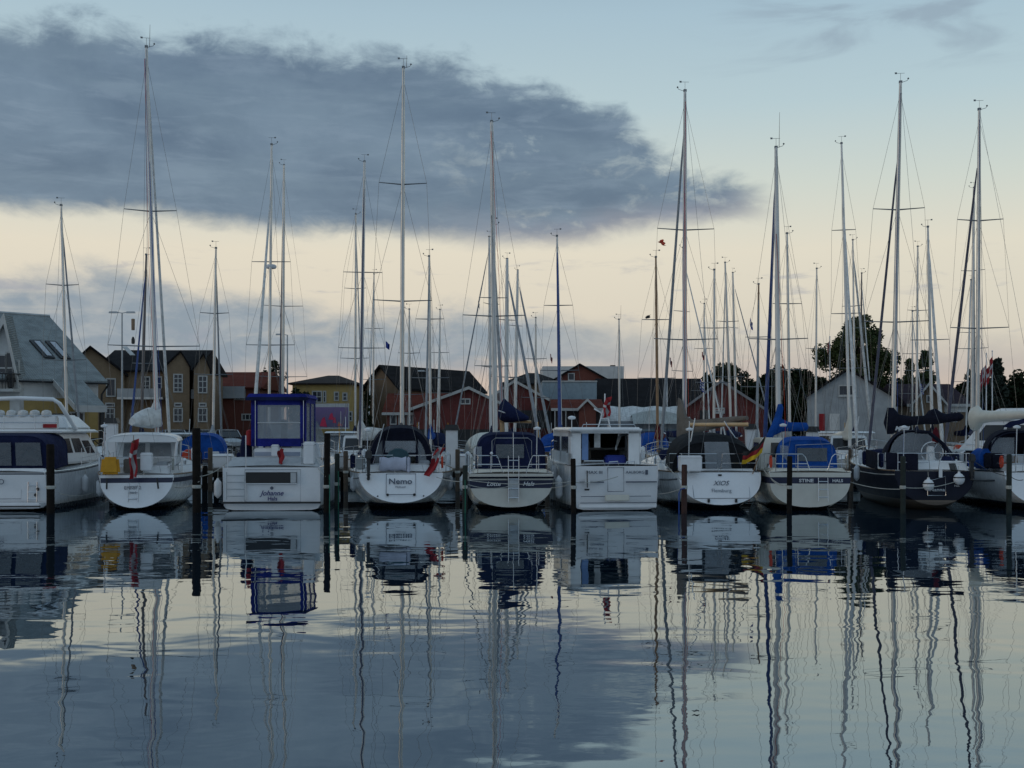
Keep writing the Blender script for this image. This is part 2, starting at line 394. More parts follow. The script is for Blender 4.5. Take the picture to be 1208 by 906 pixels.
def frus_faces(b, t):
    x0, x1, y0, y1, z0 = b; X0, X1, Y0, Y1, z1 = t
    return {'back': [(x0,y0,z0),(x1,y0,z0),(X1,Y0,z1),(X0,Y0,z1)], 'right': [(x1,y0,z0),(x1,y1,z0),(X1,Y1,z1),(X1,Y0,z1)],
            'front': [(x1,y1,z0),(x0,y1,z0),(X0,Y1,z1),(X1,Y1,z1)], 'left': [(x0,y1,z0),(x0,y0,z0),(X0,Y0,z1),(X0,Y1,z1)]}
def house(root, name, b, t, m, wins, bevel=.05, wm=None):
    o = MB().frus(b, t).build(name, m, root, bevel=bevel)
    ff = frus_faces(b, t)
    for side, u0, u1, v0, v1 in wins:
        w = MB(); face_panel(w, ff[side], u0, u1, v0, v1, .014); w.build('window', wm or GLASSD, o)
    return o
def arch(xc, hw, y, zb, zt, e=3.2, n=14, lean=0.0):
    out = []
    for i in range(n+1):
        a = PI*i/n; c, s_ = math.cos(a), math.sin(a)
        z = zb+(zt-zb)*abs(s_)**(2/e)
        out.append(Vector((xc-hw*math.copysign(abs(c)**(2/e), c)*(1-.07*abs(s_)), y+lean*(z-zb), z)))
    return out
def canopy(root, name, secs, m, rear=None, front=None, wins=(), e=3.2):
    rg = [arch(*s, e=e) for s in secs]; c = MB().loft(rg, False, False)
    if rear: c.add([v+Vector((0, .004, 0)) for v in rg[0]], [tuple(range(len(rg[0])))])
    if front: c.add(rg[-1], [tuple(range(len(rg[-1])))])
    o = c.build(name, m, root, smooth=True)
    for r_ in (rg[0], rg[-1]): MB().tube(r_, .016, 5).build('seam', m, o)
    return o
SPLIT = {'stanchions': 'stanchion', 'lifelines': 'lifeline', 'shrouds': 'shroud', 'backstay': 'backstay', 'canopy_hoops': 'canopy_hoop', 'hardtop_frame': 'hardtop_post', 'boom_crutch': 'crutch_leg', 'stern_pole': 'stern_pole'}
def tubes(root, name, lst, r, m, n=5):
    if name in SPLIT:
        for p in lst: MB().tube(p, r, n).build(SPLIT[name], m, root, smooth=True)
        return
    if name == 'stern_rail':
        gs = []
        for p in lst:
            a, c = min(v[0] for v in p)-.02, max(v[0] for v in p)+.02; hit = [g for g in gs if g[0] <= c and g[1] >= a]
            for g in hit: gs.remove(g)
            gs.append((min([a]+[g[0] for g in hit]), max([c]+[g[1] for g in hit]), sum([g[2] for g in hit], [])+[p]))
        if len(gs) > 1:
            for g in gs:
                b_ = MB(); [b_.tube(p, r, n) for p in g[2]]; b_.build(name, m, root, smooth=True)
            return
    b_ = MB()
    for p in lst: b_.tube(p, r, n)
    return b_.build(name, m, root, smooth=True)
def pushpit(root, pt, sh, z=.62, gate=.28, t1=.11, hb=None):
    for s_ in (-1, 1):
        a = pt(0, 0, s_); b_ = pt(t1, 0, s_); g = Vector((s_*gate, a.y, a.z)); a = a+Vector((-s_*.12, .08, 0)); b_ = b_+Vector((-s_*.08, 0, 0)); U = Vector((0,0,z)); M_ = Vector((0,0,z*.5))
        L_ = [[b_, b_+U, a+U, g+U, g+Vector((-s_*.06, 0, 0))], [b_+M_, a+M_, g+M_], [a, a+U]]
        tubes(root, 'stern_rail', L_, .014, STEEL)
def bowrail(root, pt, L, z=.62, t0=.84):
    ts = [t0, .9, .95, .985]; top = [pt(t_, 0, -1)+Vector((.06, 0, z)) for t_ in ts]+[pt(1, 0, 1)+Vector((0, .12, z))]+[pt(t_, 0, 1)+Vector((-.06, 0, z)) for t_ in ts[::-1]]
    L_ = [top, [v-Vector((0,0,z*.48)) for v in top]]
    for v in (top[0], top[2], top[-3], top[-1]): L_.append([v, v-Vector((0,0,z))])
    tubes(root, 'bow_rail', L_, .014, STEEL)
def lifelines(root, pt, t0=.12, t1=.83, z=.6, nst=5):
    st, ln = [], []
    for s_ in (-1, 1):
        base = [pt(t0+(t1-t0)*i/nst, 0, s_)+Vector((-s_*.07, 0, 0)) for i in range(nst+1)]
        st += [[v, v+Vector((0,0,z))] for v in base]; ln += [[v+Vector((0,0,z)) for v in base], [v+Vector((0,0,z*.5)) for v in base]]
    tubes(root, 'stanchions', st, .012, STEEL); tubes(root, 'lifelines', ln, .006, WIRE, 4)
def rig(root, my, H, z0=1.5, dx=0.0, x0=0.0, th=.075, m=None, spr=((.36,1.0),(.66,.8)), fore=None, aft=None, chain=1.4, zc=1.3, zf=1.4, za=1.3,
        furl=None, furlr=.055, head=1.0, vane=True, ant=0.0, radar=None, flags=(), zr=0, dy=-.1, sprm=None, wr=.0055, boom=None, cover=None, stack=.9, boomz=None, boomang=0.0, covr=.2, boomm=None, inner=None):
    m = m or ALU
    def at(f): return Vector((x0+dx*f, my+dy*f, z0+(H-z0)*f))
    mo = MB().tube([at(0), at(.5), at(.85), at(1)], [th, th, th*.85, th*.62], 8).build('mast', m, root, smooth=True)
    tips = []
    for f, w in spr:
        c = at(f); tp = [c+Vector((s_*w, -.18, .03)) for s_ in (-1, 1)]; tips.append(tp)
        for q in tp: MB().tube([c, q], [.03, .018], 5).build('spreader', sprm or WIRE, mo)
    for i, s_ in enumerate((-1, 1)):
        path = [at(.97)]+[tp[i] for tp in tips[::-1]]+[Vector((s_*chain, my-.2, zc))]
        L_ = [path]
        if tips: L_.append([at(spr[0][0]), Vector((s_*chain*.97, my+.35, zc))]); L_.append([at(spr[0][0]), Vector((s_*chain*.97, my-.6, zc))])
        if len(tips) > 1: L_.append([at(spr[1][0]), tips[0][i]])
        tubes(root, 'shrouds', L_, wr, WIRE, 4)
    if wr < .0058:
        rr_ = random.Random(int(H*37))
        for i in range(4):
            q = Vector((x0+rr_.uniform(-.35, .35), my-rr_.uniform(.1, .5), z0+.2)); tq = at(rr_.choice([.97, .97, .72]))+Vector((rr_.uniform(-.08, .08), -.08, 0))
            mid_ = q.lerp(tq, .5)+Vector((rr_.uniform(-.12, .12), -.05, 0)); MB().tube([q, q.lerp(mid_, .5)+Vector((.02,0,0)), mid_, tq], .0075, 4).build('halyard', rr_.choice([ROPE, ROPE, ROPEB, REDO, SAILG]), root)
    if fore is not None:
        a, b_ = at(head), Vector((0, fore, zf))
        tubes(root, 'forestay', [[a, b_]], wr, WIRE, 4)
        if furl:
            MB().tube([a.lerp(b_, .05), a.lerp(b_, .12), a.lerp(b_, .5), a.lerp(b_, .9), a.lerp(b_, .96)], [.02, furlr*.7, furlr, furlr*1.25, .03], 7).build('furled_genoa', furl, root, smooth=True)
    if aft is not None:
        a = at(1); k_ = Vector((0, aft+1.2, za+3.2))
        tubes(root, 'backstay', [[a, k_, Vector((-.8, aft, za))], [k_, Vector((.8, aft, za))]], wr, WIRE, 4)
    tp = at(1)
    if vane:
        gs = 1 if int(H*100) % 2 else -1
        v = MB(); v.tube([tp, tp+Vector((0, 0, .35))], .007, 4); v.tube([tp+Vector((-.2, 0, .36)), tp+Vector((.16, 0, .36))], .007, 4); v.slab([tp+Vector((-.22, 0, .33)), tp+Vector((-.14, 0, .33)), tp+Vector((-.14, 0, .4)), tp+Vector((-.23, 0, .4))], .008)
        v.tube([tp+Vector((0,0,-.02)), tp+Vector((-.26*gs, 0, .06)), tp+Vector((-.3*gs, 0, .12))], .009, 4); v.rev(tp+Vector((-.3*gs, 0, .12)), [(.03, 0), (.04, .03), (.01, .06)], 6); v.box(tp.x-.06, tp.x+.06, tp.y-.05, tp.y+.05, tp.z-.03, tp.z+.06)
        v.build('masthead_gear', WIRE, mo)
    if ant: MB().tube([tp+Vector((.12,0,0)), tp+Vector((.14, 0, ant))], [.012,.006], 4).build('antenna', WIRE, mo)
    if radar:
        c = at(radar)+Vector((0, -.2, 0)); rb = MB().rev(c, [(.0, -.02), (.24, 0), (.28, .06), (.28, .14), (.2, .2), (0, .23)], 12); rb.tube([at(radar)+Vector((0,0,-.15)), c], .04, 5); rb.build('radar_dome', WHITEP, mo, smooth=True)
    if boom:
        bz = boomz or z0+.75; c, s_ = math.cos(boomang), math.sin(boomang)
        mp = at((bz-z0)/(H-z0)) if H > z0 else at(0)
        end = mp+Vector((s_*boom, -c*boom, .05))
        MB().tube([mp, end], [.06, .055], 8).build('boom', boomm or m, root, smooth=True)
        if cover:
            rings = []
            side = Vector((c, s_, 0))
            prof = [(-.02, .12, stack*1.1, .1), (.03, .16, stack, .13), (.1, .19, stack*.62, .16), (.25, .2, covr*1.9, .18), (.5, .18, covr*1.6, .16), (.8, .14, covr*1.1, .13), (.99, .08, covr*.6, .08)]
            for f, w, hgt, dn in prof:
                cc = mp.lerp(end, f)+Vector((0, 0, .05)); w *= covr/.2
                w *= 1+.1*math.sin(f*23+H); rings.append([cc+side*(w*math.cos(a))+Vector((0,0,(hgt if math.sin(a) > 0 else dn)*math.sin(a))) for a in [2*PI*i/10 for i in range(10)]])
            MB().loft(rings).build('sail_cover', cover, root, smooth=True)
    return at
def flag_mesh(fn, h, w, nu=18, nv=10, limp=.0, seed=0, mats=None, name='flag', loc=(0,0,0), parent=None, droop=0.0, dirx=1.0):
    """cloth hung from a hoist of height h; fn(u, v) gives the colour slot; limp 0 flying .. 1 hanging"""
    rn = random.Random(seed); vs, fs, ms = [], [], []; ph = rn.random()*6
    for i in range(nu+1):
        u = i/nu
        for j in range(nv+1):
            v = j/nv
            x = u*w*(1-limp)*dirx + limp*.09*math.sin(u*11+ph+v*2)*w*(.5+u)*.5
            z = (v-1)*h - u*w*limp*.95 - droop*u*w + (1-v)*h*limp*.25*u
            y = (.05+.05*limp)*math.sin(u*9+ph)*min(1, u*4) + .02*math.sin(v*7+u*4)
            if limp > .84:
                x = dirx*(.09*math.sin(v*6+ph+u*2.5)+(v-.5)*.3*h*1.2+.03*math.sin(u*8+ph)); z = -u*w-(1-v)*h*.5*(1-.4*u); y = .07*math.cos(v*6+ph+u*3)
            vs.append((x, y, z))
    for i in range(nu):
        for j in range(nv):
            a = i*(nv+1)+j; fs.append((a, a+nv+1, a+nv+2, a+1)); ms.append(fn((i+.5)/nu, (j+.5)/nv))
    m = MB(); m.v = vs; m.f = fs; m.m = ms
    return m.build(name, mats, parent, smooth=True, loc=loc, fix=False)
def danish(u, v): return 1 if (.3 < u < .39 or .44 < v < .56) else 0
def german(u, v): return 0 if v > .667 else 1 if v > .333 else 2
def greek(u, v):
    if u < .4 and v > .45: return 1 if (.15 < u < .25 or .66 < v < .8) else 0
    return int(v*9) % 2
def danish_flag(loc, h, w, label, limp=.85, seed=0, droop=0.0, dirx=1.0, name='danish_flag', pole=None, poler=.012):
    o = flag_mesh(danish, h, w, limp=limp, seed=seed, mats=[RED, FLW], name=name, loc=loc, droop=droop, dirx=dirx)
    return tag(o, label, 'flag', 'small danish flags on the boats')
def fender(loc, r, h, label, m=None, ball=False, top=.35):
    root = thing('fender', label, 'fender', loc, 0, 'fenders hanging along the hulls')
    if ball: prof = [(.02, -h/2), (r*.55, -h/2*.86), (r*.9, -h/2*.45), (r, 0), (r*.9, h/2*.45), (r*.55, h/2*.86), (.05, h/2), (.04, h/2+.06)]
    else: prof = [(.02, -h/2-.03), (r*.5, -h/2+.02), (r*.92, -h/2+r*.6), (r, -h/2+r), (r, h/2-r), (r*.92, h/2-r*.6), (r*.4, h/2), (.03, h/2+.05)]
    MB().rev((0,0,0), prof, 14).build('body', m or WHITEP, root, smooth=True)
    if ball: MB().rev((0,0,h*.14), [(r*.985, -.02), (r*1.0, 0), (r*.985, .02)], 18).build('band', BLACK, root)
    MB().tube([(0,0,h/2), (0,.04,h/2+top)], .009, 4).build('lanyard', ROPE, root)
    return root
def rope(a, b_, sag, label, m=None, r=.013, n=14):
    a, b_ = Vector(a), Vector(b_); ps = [a.lerp(b_, i/n)-Vector((0,0,4*sag*(i/n)*(1-i/n))) for i in range(n+1)]
    o = MB().tube(ps, r, 5).build('mooring_line', m or ROPE, smooth=True)
    return tag(o, label, 'rope', 'mooring lines between boats and posts')
def post(px, pytop, D, r, label, m=None, lean=0.0, group='mooring posts in front of the sterns'):
    r *= .86; lean = .01*math.sin(px)
    p = P(px, pytop, D); root = thing('mooring_post', label, 'post', (p.x, D, 0), 0, group)
    rn = random.Random(px); b_ = MB()
    rings = []
    for z in (-1.5, -.2, .4, 1.0, 1.6, p.z-.05, p.z):
        if z > p.z: continue
        k_ = .86 if z == p.z else 1; rings.append([Vector((math.cos(a)*r*k_*(1+.08*math.sin(3*a+px))+lean*z, math.sin(a)*r*k_, z)) for a in [2*PI*i/12 for i in range(12)]])
    b_.loft(rings).build('shaft', m or TIMB, root, smooth=True)
    MB().rev((lean*.9, 0, 0), [(r*1.12, .82), (r*1.2, .85), (r*1.2, .9), (r*1.12, .93)], 12).build('rope_turn', ROPE, root, smooth=True)
    return root
def box_on_rail(root, name, x, y, z, w, h, d, m=None, parts=True):
    o = MB().box(x-w/2, x+w/2, y-d/2, y+d/2, z, z+h).build(name, m or WHITEP, root, bevel=.03)
    if parts: MB().box(x-w/2-.01, x+w/2+.01, y-d/2-.012, y+d/2+.012, z+h*.86, z+h*.885).build('strap', STEEL, o)
    return o
def outboard(root, x, y, z, s=1.0, tilt=0.0):
    o = MB().frus((x-.14*s, x+.14*s, y-.26*s, y+.14*s, z), (x-.11*s, x+.11*s, y-.2*s, y+.12*s, z+.34*s)).build('outboard_motor', BLACK, root, bevel=.04)
    l = MB(); l.frus((x-.05*s, x+.05*s, y-.12*s, y+.06*s, z-.75*s), (x-.07*s, x+.07*s, y-.14*s, y+.1*s, z)); l.box(x-.09*s, x+.09*s, y-.2*s, y+.08*s, z-.62*s, z-.6*s); l.rev((x, y-.14*s, z-.76*s), [(.01, -.05), (.06, 0), (.04, .12)], 8, axis='y'); l.build('leg', BLACK, o)
    return o
def ladder(root, x, w, y0, z0, y1, z1, n=4, m=None):
    L_ = [[(x-w/2, y0, z0), (x-w/2, y1, z1)], [(x+w/2, y0, z0), (x+w/2, y1, z1)]]
    for i in range(n):
        f = (i+.5)/n; L_.append([(x-w/2, y0+(y1-y0)*f, z0+(z1-z0)*f), (x+w/2, y0+(y1-y0)*f, z0+(z1-z0)*f)])
    return tubes(root, 'ladder', L_, .016, m or STEEL)
def outline(root, name, pts, r, m): return tubes(root, name, [pts+[pts[0]]], r, m, 4)
def cabin(root, pt, sh, L, B, t0=.28, t1=.72, h=.42, m=None, win=True, wn=3):
    y0, y1 = L*t0, L*t1; z = max(sh(t0), sh(t1))-.02; w0, w1 = B*.33, B*.2
    b_ = [(-w0, y0, z), (w0, y0, z), (w1, y1, z), (-w1, y1, z)]; t_ = [(-w0*.86, y0+.05, z+h), (w0*.86, y0+.05, z+h), (w1*.7, y1-.9, z+h*.72), (-w1*.7, y1-.9, z+h*.72)]
    zc = sh(t0)-.1
    b_ = [Vector(v)-Vector((0,0,.15)) for v in b_]; t_ = [Vector(v) for v in t_]
    o = MB().add(b_+t_, [(0,3,2,1),(4,5,6,7),(0,1,5,4),(1,2,6,5),(2,3,7,6),(3,0,4,7)]).build('coachroof', m or GEL, root, bevel=.04)
    if win:
        for q in ([b_[1], b_[2], t_[2], t_[1]], [b_[3], b_[0], t_[0], t_[3]]):
            for i in range(wn):
                w = MB(); u0 = .1+.8*i/wn; face_panel(w, q if q[0] is b_[1] else q, u0, u0+.8/wn*.72, .5, .82, .012); w.build('window', GLASSD, o)
    w = MB(); face_panel(w, [b_[0], b_[1], t_[1], t_[0]], .38, .62, .3, .95, .015); w.build('companionway_door', TEAK, o)
    return o
def kit(root, pt, L, B, seed, zc=1.55, cx=1.12):
    """small cockpit and deck gear of a sailing boat"""
    rn = random.Random(seed)
    for s_ in (-1, 1):
        for y in (1.3, 2.1): MB().rev((s_*cx, y, zc), [(.09, 0), (.06, .05), (.08, .12), (.03, .15)], 9).build('winch', STEEL, root, smooth=True)
        v = pt(rn.uniform(.02, .06), 0, s_); c = Vector((v.x-s_*.12, v.y, v.z+.42)); m_ = MB()
        for k_ in range(3): m_.tube([c+Vector((.0, .11*math.cos(a), .2*math.sin(a)-.05)) + Vector((s_*.02*k_,0,0)) for a in [2*PI*i/12 for i in range(13)]], .018, 5)
        m_.build('coiled_rope', rn.choice([ROPE, ROPEB, ROPE, REDO]), root)
        for t_ in (.3, .62): v = pt(t_, 0, s_); m_ = MB(); m_.tube([(v.x*.6, v.y, v.z), (v.x*.6, v.y, v.z+.22), (v.x*.6, v.y-.12, v.z+.26)], .06, 7); m_.build('deck_vent', STEEL, root, smooth=True)
    x = rn.choice([-1, 1])*B*.3
    MB().tube([(x, .3, 1.3), (x+.02, .25, 2.6+rn.random()*.6)], .022, 6).build('aerial_post', STEEL, root)
    MB().rev((x+.02, .25, 2.75+rn.random()*.2), [(.02,-.02),(.12,0),(.13,.06),(.03,.1)], 10).build('gps_dome', WHITEP, root, smooth=True)
    bx_ = MB(); xx = -x*.7; bx_.frus((xx-.22, xx+.22, .9, 1.3, zc-.1), (xx-.18, xx+.18, .95, 1.25, zc+.16)); bx_.build('cockpit_cushion', rn.choice([NAVY, ROYAL, SAILG, BROWNC]), root, bevel=.03)
    for i in range(4):
        t_ = rn.uniform(.12, .8); s_ = rn.choice([-1, 1]); v = pt(t_, 0, s_)
        MB().rev((v.x-s_*.1, v.y, v.z+.38), [(.02,-.3),(.09,-.25),(.1,.18),(.02,.26)], 8).build('stowed_fender', rn.choice([WHITEP, WHITEP, NAVY]), root, smooth=True)
    dg_ = MB().rev((0, L*.74, 1.75), [(.05,-.28),(.5,-.24),(.62,-.02),(.5,.18),(.1,.24)], 12); o = dg_.build('stowed_dinghy', rn.choice([SAILG, GREYD, NAVY]), root, smooth=True)
class Boat:
    def __init__(s, name, label, cat, px, D, rz, z=0, group=None):
        p = P(px, 505, D); s.root = thing(name, label, cat, (p.x, D, 0), rz, group); s.X, s.D, s.rz = p.x, D, rz
    def at(s, px, py, dy=0.0):
        p = P(px, py, s.D+dy)-Vector((s.X, s.D, 0)); c, k_ = math.cos(-s.rz), math.sin(-s.rz)
        return Vector((p.x*c-p.y*k_, p.x*k_+p.y*c, p.z))
    def world(s, v):
        v = Vector(v); c, k_ = math.cos(s.rz), math.sin(s.rz); return Vector((v.x*c-v.y*k_+s.X, v.x*k_+v.y*c+s.D, v.z))
# ================================================================ first row of boats, sterns towards the viewer
HW = hullmat('white_hull', (.68,.69,.69), boot=(.015,.018,.03), zb=.16, zs=.24)
HW2 = hullmat('white_hull_low_boot', (.7,.71,.72), boot=(.05,.055,.06), zb=.05, zs=.17)
HC = hullmat('cream_hull', (.55,.54,.47), boot=(.02,.022,.03), zb=.14, zs=.2)
HN = hullmat('navy_hull', (.006,.008,.02), boot=(.12,.1,.08), zb=.3, zs=.36, anti=(.09,.075,.06), rough=.5, coat=0)
HG = hullmat('grey_hull', (.3,.32,.34), zb=.1, zs=.2)
HR = hullmat('red_hull', (.2,.02,.02), zb=.1, zs=.2)
HD = hullmat('dark_blue_hull', (.02,.04,.12), zb=.1, zs=.2, boot=(.6,.6,.6))
TR = mat('transom_gelcoat', (.74,.75,.76), .28, var=.05, sc=1.2, coat=.3)
TRC = mat('cream_transom', (.6,.59,.53), .3, var=.07, sc=1.2, coat=.2)

# --- 1 white flybridge cruiser at the left edge
b = Boat('motor_cruiser', 'large white flybridge motor cruiser with navy aft canopy, cut by the left photo edge', 'motor boat', -6, 38, R(3))
r = b.root
hb, sh, bo, pt = make_hull(r, 11.5, 3.75, 1.32, 2.0, .95, -.25, .05, HW2, p=16, q=5, bowr=1.3, tm=TR, mid=.35, stripe=mat('slate_stripe', (.08,.09,.11), .4), stripez=(.02,.07))
MB().box(-1.75, 1.75, -.62, -.1, .12, .3).build('swim_platform', TR, r, bevel=.04)
MB().box(-1.76, 1.76, -.64, -.6, .17, .21).build('platform_edge', BLACK, r)
ff = (-1.7, 1.7, .1, 1.1, 1.28); ft = (-1.62, 1.62, .15, 1.1, 1.45)
MB().frus(ff, ft).build('aft_coaming', GEL, r, bevel=.03)
cv = MB(); cv.add([(-1.66, .12, 1.42), (1.66, .12, 1.42), (1.52, .5, 2.75), (-1.52, .5, 2.75)], [(0,1,2,3)])
rgs = [arch(0, 1.64, .12+.38*f, 1.42, 2.86, e=5) for f in (0,)]
canopy(r, 'aft_canopy', [(0, 1.68, .35, 1.4, 2.58), (0, 1.68, 1.2, 1.4, 2.66), (0, 1.64, 2.4, 1.5, 2.68)], NAVY, rear=True, e=6)
can = [(-1.6, .30, 1.5), (1.6, .30, 1.5), (1.5, .30, 2.38), (-1.5, .30, 2.38)]
w = MB()
for u0, u1 in ((.03, .31), (.36, .64), (.69, .97)): face_panel(w, can, u0, u1, .05, .96, .02)
w.build('vinyl_window', VIND, r)
# superstructure
bb = (-1.45, 1.45, 2.3, 7.4, 1.5); tt = (-1.3, 1.3, 2.35, 5.6, 2.7)
house(r, 'deckhouse', bb, tt, GEL, [('right', .08, .3, .35, .8), ('right', .36, .6, .35, .8), ('right', .65, .85, .3, .72), ('left', .1, .8, .35, .8), ('front', .08, .92, .25, .85)], .08)
MB().frus((-1.62, 1.62, 1.9, 6.2, 2.68), (-1.55, 1.55, 1.95, 5.9, 2.8)).build('flybridge_deck', GEL, r, bevel=.05)
MB().frus((-1.4, 1.4, 3.2, 6.0, 2.8), (-1.05, 1.05, 3.6, 5.2, 3.35)).build('flybridge_coaming', GEL, r, bevel=.08)
w = MB(); ffc = frus_faces((-1.4, 1.4, 3.2, 6.0, 2.8), (-1.05, 1.05, 3.6, 5.2, 3.35)); face_panel(w, ffc['front'], .1, .9, .5, 1.1, .02); w.build('windscreen', GLASSD, r)
tubes(r, 'radar_arch', [[(-1.5, 3.2, 2.8), (-1.4, 2.3, 3.75), (-1.2, 2.15, 3.9), (0, 2.1, 3.94), (1.2, 2.15, 3.9), (1.38, 2.3, 3.75), (1.6, 3.4, 2.8)]], .075, GEL, 8)
tubes(r, 'flybridge_rail', [[(-1.5, 2.0, 2.8), (-1.5, 2.0, 3.3), (1.4, 2.0, 3.3), (1.4, 2.0, 2.8)], [(-1.5, 2.0, 3.05), (1.4, 2.0, 3.05)], [(-.5, 2.0, 2.8), (-.5, 2.0, 3.3)], [(.6, 2.0, 2.8), (.6, 2.0, 3.3)], [(1.4, 2.0, 3.3), (1.45, 3.2, 3.3)]], .016, STEEL)
sb = MB()
for i in range(6):
    x = -1.3+i*.42; sb.rev((x, 2.6, 3.38), [(.02,-.2),(.16,-.15),(.2,0),(.16,.1),(.05,.14)], 8)
sb.build('seat_cushions', SAILW, r, smooth=True)
MB().box(-1.3, 1.2, 2.45, 2.8, 2.8, 3.28).build('flybridge_seat', GEL, r, bevel=.04)
MB().box(.75, 1.25, 2.38, 2.44, 2.86, 3.0).build('life_ring_cover', RED, r)
bowrail(r, pt, 11.5, .75, .55); lifelines(r, pt, .3, .55, .75, 3)
text('UNO', r, (.12, -.26, 1.0), .26, TEXD)
for q in ((1.45, .55), (1.52, .75)): MB().rev((q[0], -.2, q[1]), [(.05, -.03), (.06, 0), (.03, .02)], 10, axis='y').build('exhaust_outlet', BLACK, r)
ladder(r, 1.35, .3, -.2, 1.0, -.25, .3, 3)
outline(r, 'transom_hatch', [(-1.0, -.17, .42), (.95, -.17, .42), (.95, -.12, 1.1), (-1.0, -.12, 1.1)], .008, TEXD)
tag(MB().box(0,1,0,1,0,1).build('x', BLACK), 'x', 'x') if 0 else None
fender(b.world((2.0, 3.2, .75)), .13, .62, 'white fender on the starboard side of the big flybridge cruiser at far left')
fender(b.world((1.75, 6.6, 1.0)), .13, .6, 'white fender near the bow of the big flybridge cruiser, close to yellow buoy bag')

# --- 2 sloop with white hardtop and yellow bag
b = Boat('sailing_yacht', 'white sloop with white hardtop, yellow horseshoe bag and limp danish flag, second boat from left', 'sailing boat', 160, 38, R(11))
r = b.root
NST = mat('navy_cove_stripe', (.012,.016,.05), .35)
hb, sh, bo, pt = make_hull(r, 11, 3.6, 1.22, 1.6, .68, .35, .1, HW, p=2.2, q=2.0, tm=TR, stripe=NST, stripez=(.1,.27))
house(r, 'cockpit_coaming', (-1.1, 1.1, .5, 3.2, 1.2), (-1.05, 1.05, .5, 3.2, 1.5), GEL, [], .05)
cabin(r, pt, sh, 11, 3.3)
top = canopy(r, 'hardtop', [(.05, 1.22, 1.2, 2.35, 2.62), (.05, 1.25, 2.0, 2.4, 2.7), (.05, 1.15, 3.6, 2.4, 2.66)], GEL, rear=True, front=True, e=3)
tubes(r, 'hardtop_frame', [[(-1.1, 1.25, 1.5), (-1.17, 1.25, 2.4)], [(1.15, 1.25, 1.5), (1.25, 1.25, 2.4)], [(-1.05, 3.5, 1.6), (-1.1, 3.5, 2.4)], [(1.1, 3.5, 1.6), (1.15, 3.5, 2.4)]], .05, GEL)
house(r, 'wheelhouse', (-1.12, 1.12, 3.0, 4.2, 1.5), (-1.02, 1.02, 3.1, 3.6, 2.42), GEL, [('back', .1, .46, .3, .85), ('back', .54, .9, .3, .85), ('right', .15, .8, .4, .85), ('left', .15, .8, .4, .85)], .05, VIN)
box_on_rail(r, 'liferaft_canister', .37, -.02, 1.38, .4, .62, .3)
MB().box(-.45, .18, .3, .6, 1.3, 1.78).build('stern_locker', mat('taupe_box', (.12,.105,.09), .7), r, bevel=.03)
MB().frus((-1.16, -.5, -.12, .12, 1.26), (-1.1, -.56, -.08, .1, 1.86)).build('horseshoe_bag', YEL, r, bevel=.08)
pushpit(r, pt, sh); bowrail(r, pt, 11); lifelines(r, pt)
MB().tube([(-.02, .05, 1.2), (-.02, -.35, 2.6)], [.018, .012], 6).build('flagstaff', TEAK, r)
ladder(r, -.1, .32, .22, .95, .05, .3, 3)
text('Ellinor 2', r, (-.12, .16, .78), .17, TEXD, R(-16), 0, 0)
text('HALS', r, (-.12, .10, .62), .1, TEXD, R(-16))
for x in (-.95, .7): MB().tube([(x, .05, 1.12), (x+.05*(1 if x > 0 else 0), 0, .75)], .03, 6).build('mooring_cleat', BLACK, r)
rig(r, 6.1, 18.0, 1.7, dx=-.42, x0=.0, th=.08, m=ALUW, spr=((.27,1.75),(.6,1.0)), fore=10.8, aft=.3, chain=1.5, furl=SAILW, head=.97, ant=.9, sprm=WIRE,
    boom=1.7, cover=SAILW, stack=1.0, boomz=2.95, boomang=R(-26), covr=.36)
tag(flag_mesh(danish, .42, 1.3, limp=.93, seed=3, mats=[RED, FLW], name='danish_flag', loc=b.world((-.03, -.33, 2.5))), 'limp danish flag hanging over the transom of the sloop with yellow bag', 'flag', 'small danish flags on the boats')
fender(b.world((-1.55, 2.2, .7)), .12, .55, 'white fender on the port side of the white sloop with yellow bag')
fender(b.world((1.7, 3.2, .95)), .12, .55, 'white fender on the starboard side of the white sloop with yellow bag')

kit(r, pt, 11, 3.6, 2, 1.5, .95)
# --- 3 motor boat with tall blue canvas wheelhouse
b = Boat('motor_boat', 'white motor boat with tall blue canvas wheelhouse and broad flat transom, third boat from left', 'motor boat', 321, 38, R(2))
r = b.root
hb, sh, bo, pt = make_hull(r, 10, 3.4, 1.5, 1.9, .97, -.12, .02, HW2, p=24, q=7, bowr=1.2, tm=TR, mid=.3)
MB().box(-1.69, 1.69, -.24, -.11, .26, .32).build('fender_strake', BLACK, r)
MB().frus((-1.66, 1.66, -.1, 1.4, 1.5), (-1.42, 1.42, .55, 1.4, 1.82)).build('aft_deck', GREYD, r, bevel=.04)
w = MB().box(-.86, .86, -.16, -.14, .96, 1.33); w.build('stern_window', mat('matte_dark_opening', (.012,.012,.012), .5), r)
outline(r, 'window_frame', [(-.88, -.17, .94), (.88, -.17, .94), (.88, -.17, 1.36), (-.88, -.17, 1.36)], .014, TR)
MB().box(.66, .85, -.175, -.165, .97, 1.32).build('window_panel', GREYD, r)
outline(r, 'transom_gate', [(-.9, -.15, .32), (1.0, -.15, .32), (1.0, -.15, 1.42), (-.9, -.15, 1.42)], .008, TEXD)
text('Johanne', r, (.02, -.16, .61), .24, TEXB, 0, .35, .004)
text('Hals', r, (.04, -.16, .42), .19, TEXB, 0, 0, .004)
MB().rev((.02, -.16, .79), [(.0,-.01), (.06, -.005), (.05, .0)], 10, axis='y').build('emblem', TEXD, r)
ladder(r, -1.2, .62, -.2, 1.35, -.2, .4, 4, GREYD)
tubes(r, 'stern_pole', [[(-1.5, -.1, 1.4), (-1.5, -.1, 2.15)], [(-.88, -.1, .35), (-.88, -.1, 2.6)]], .022, STEEL)
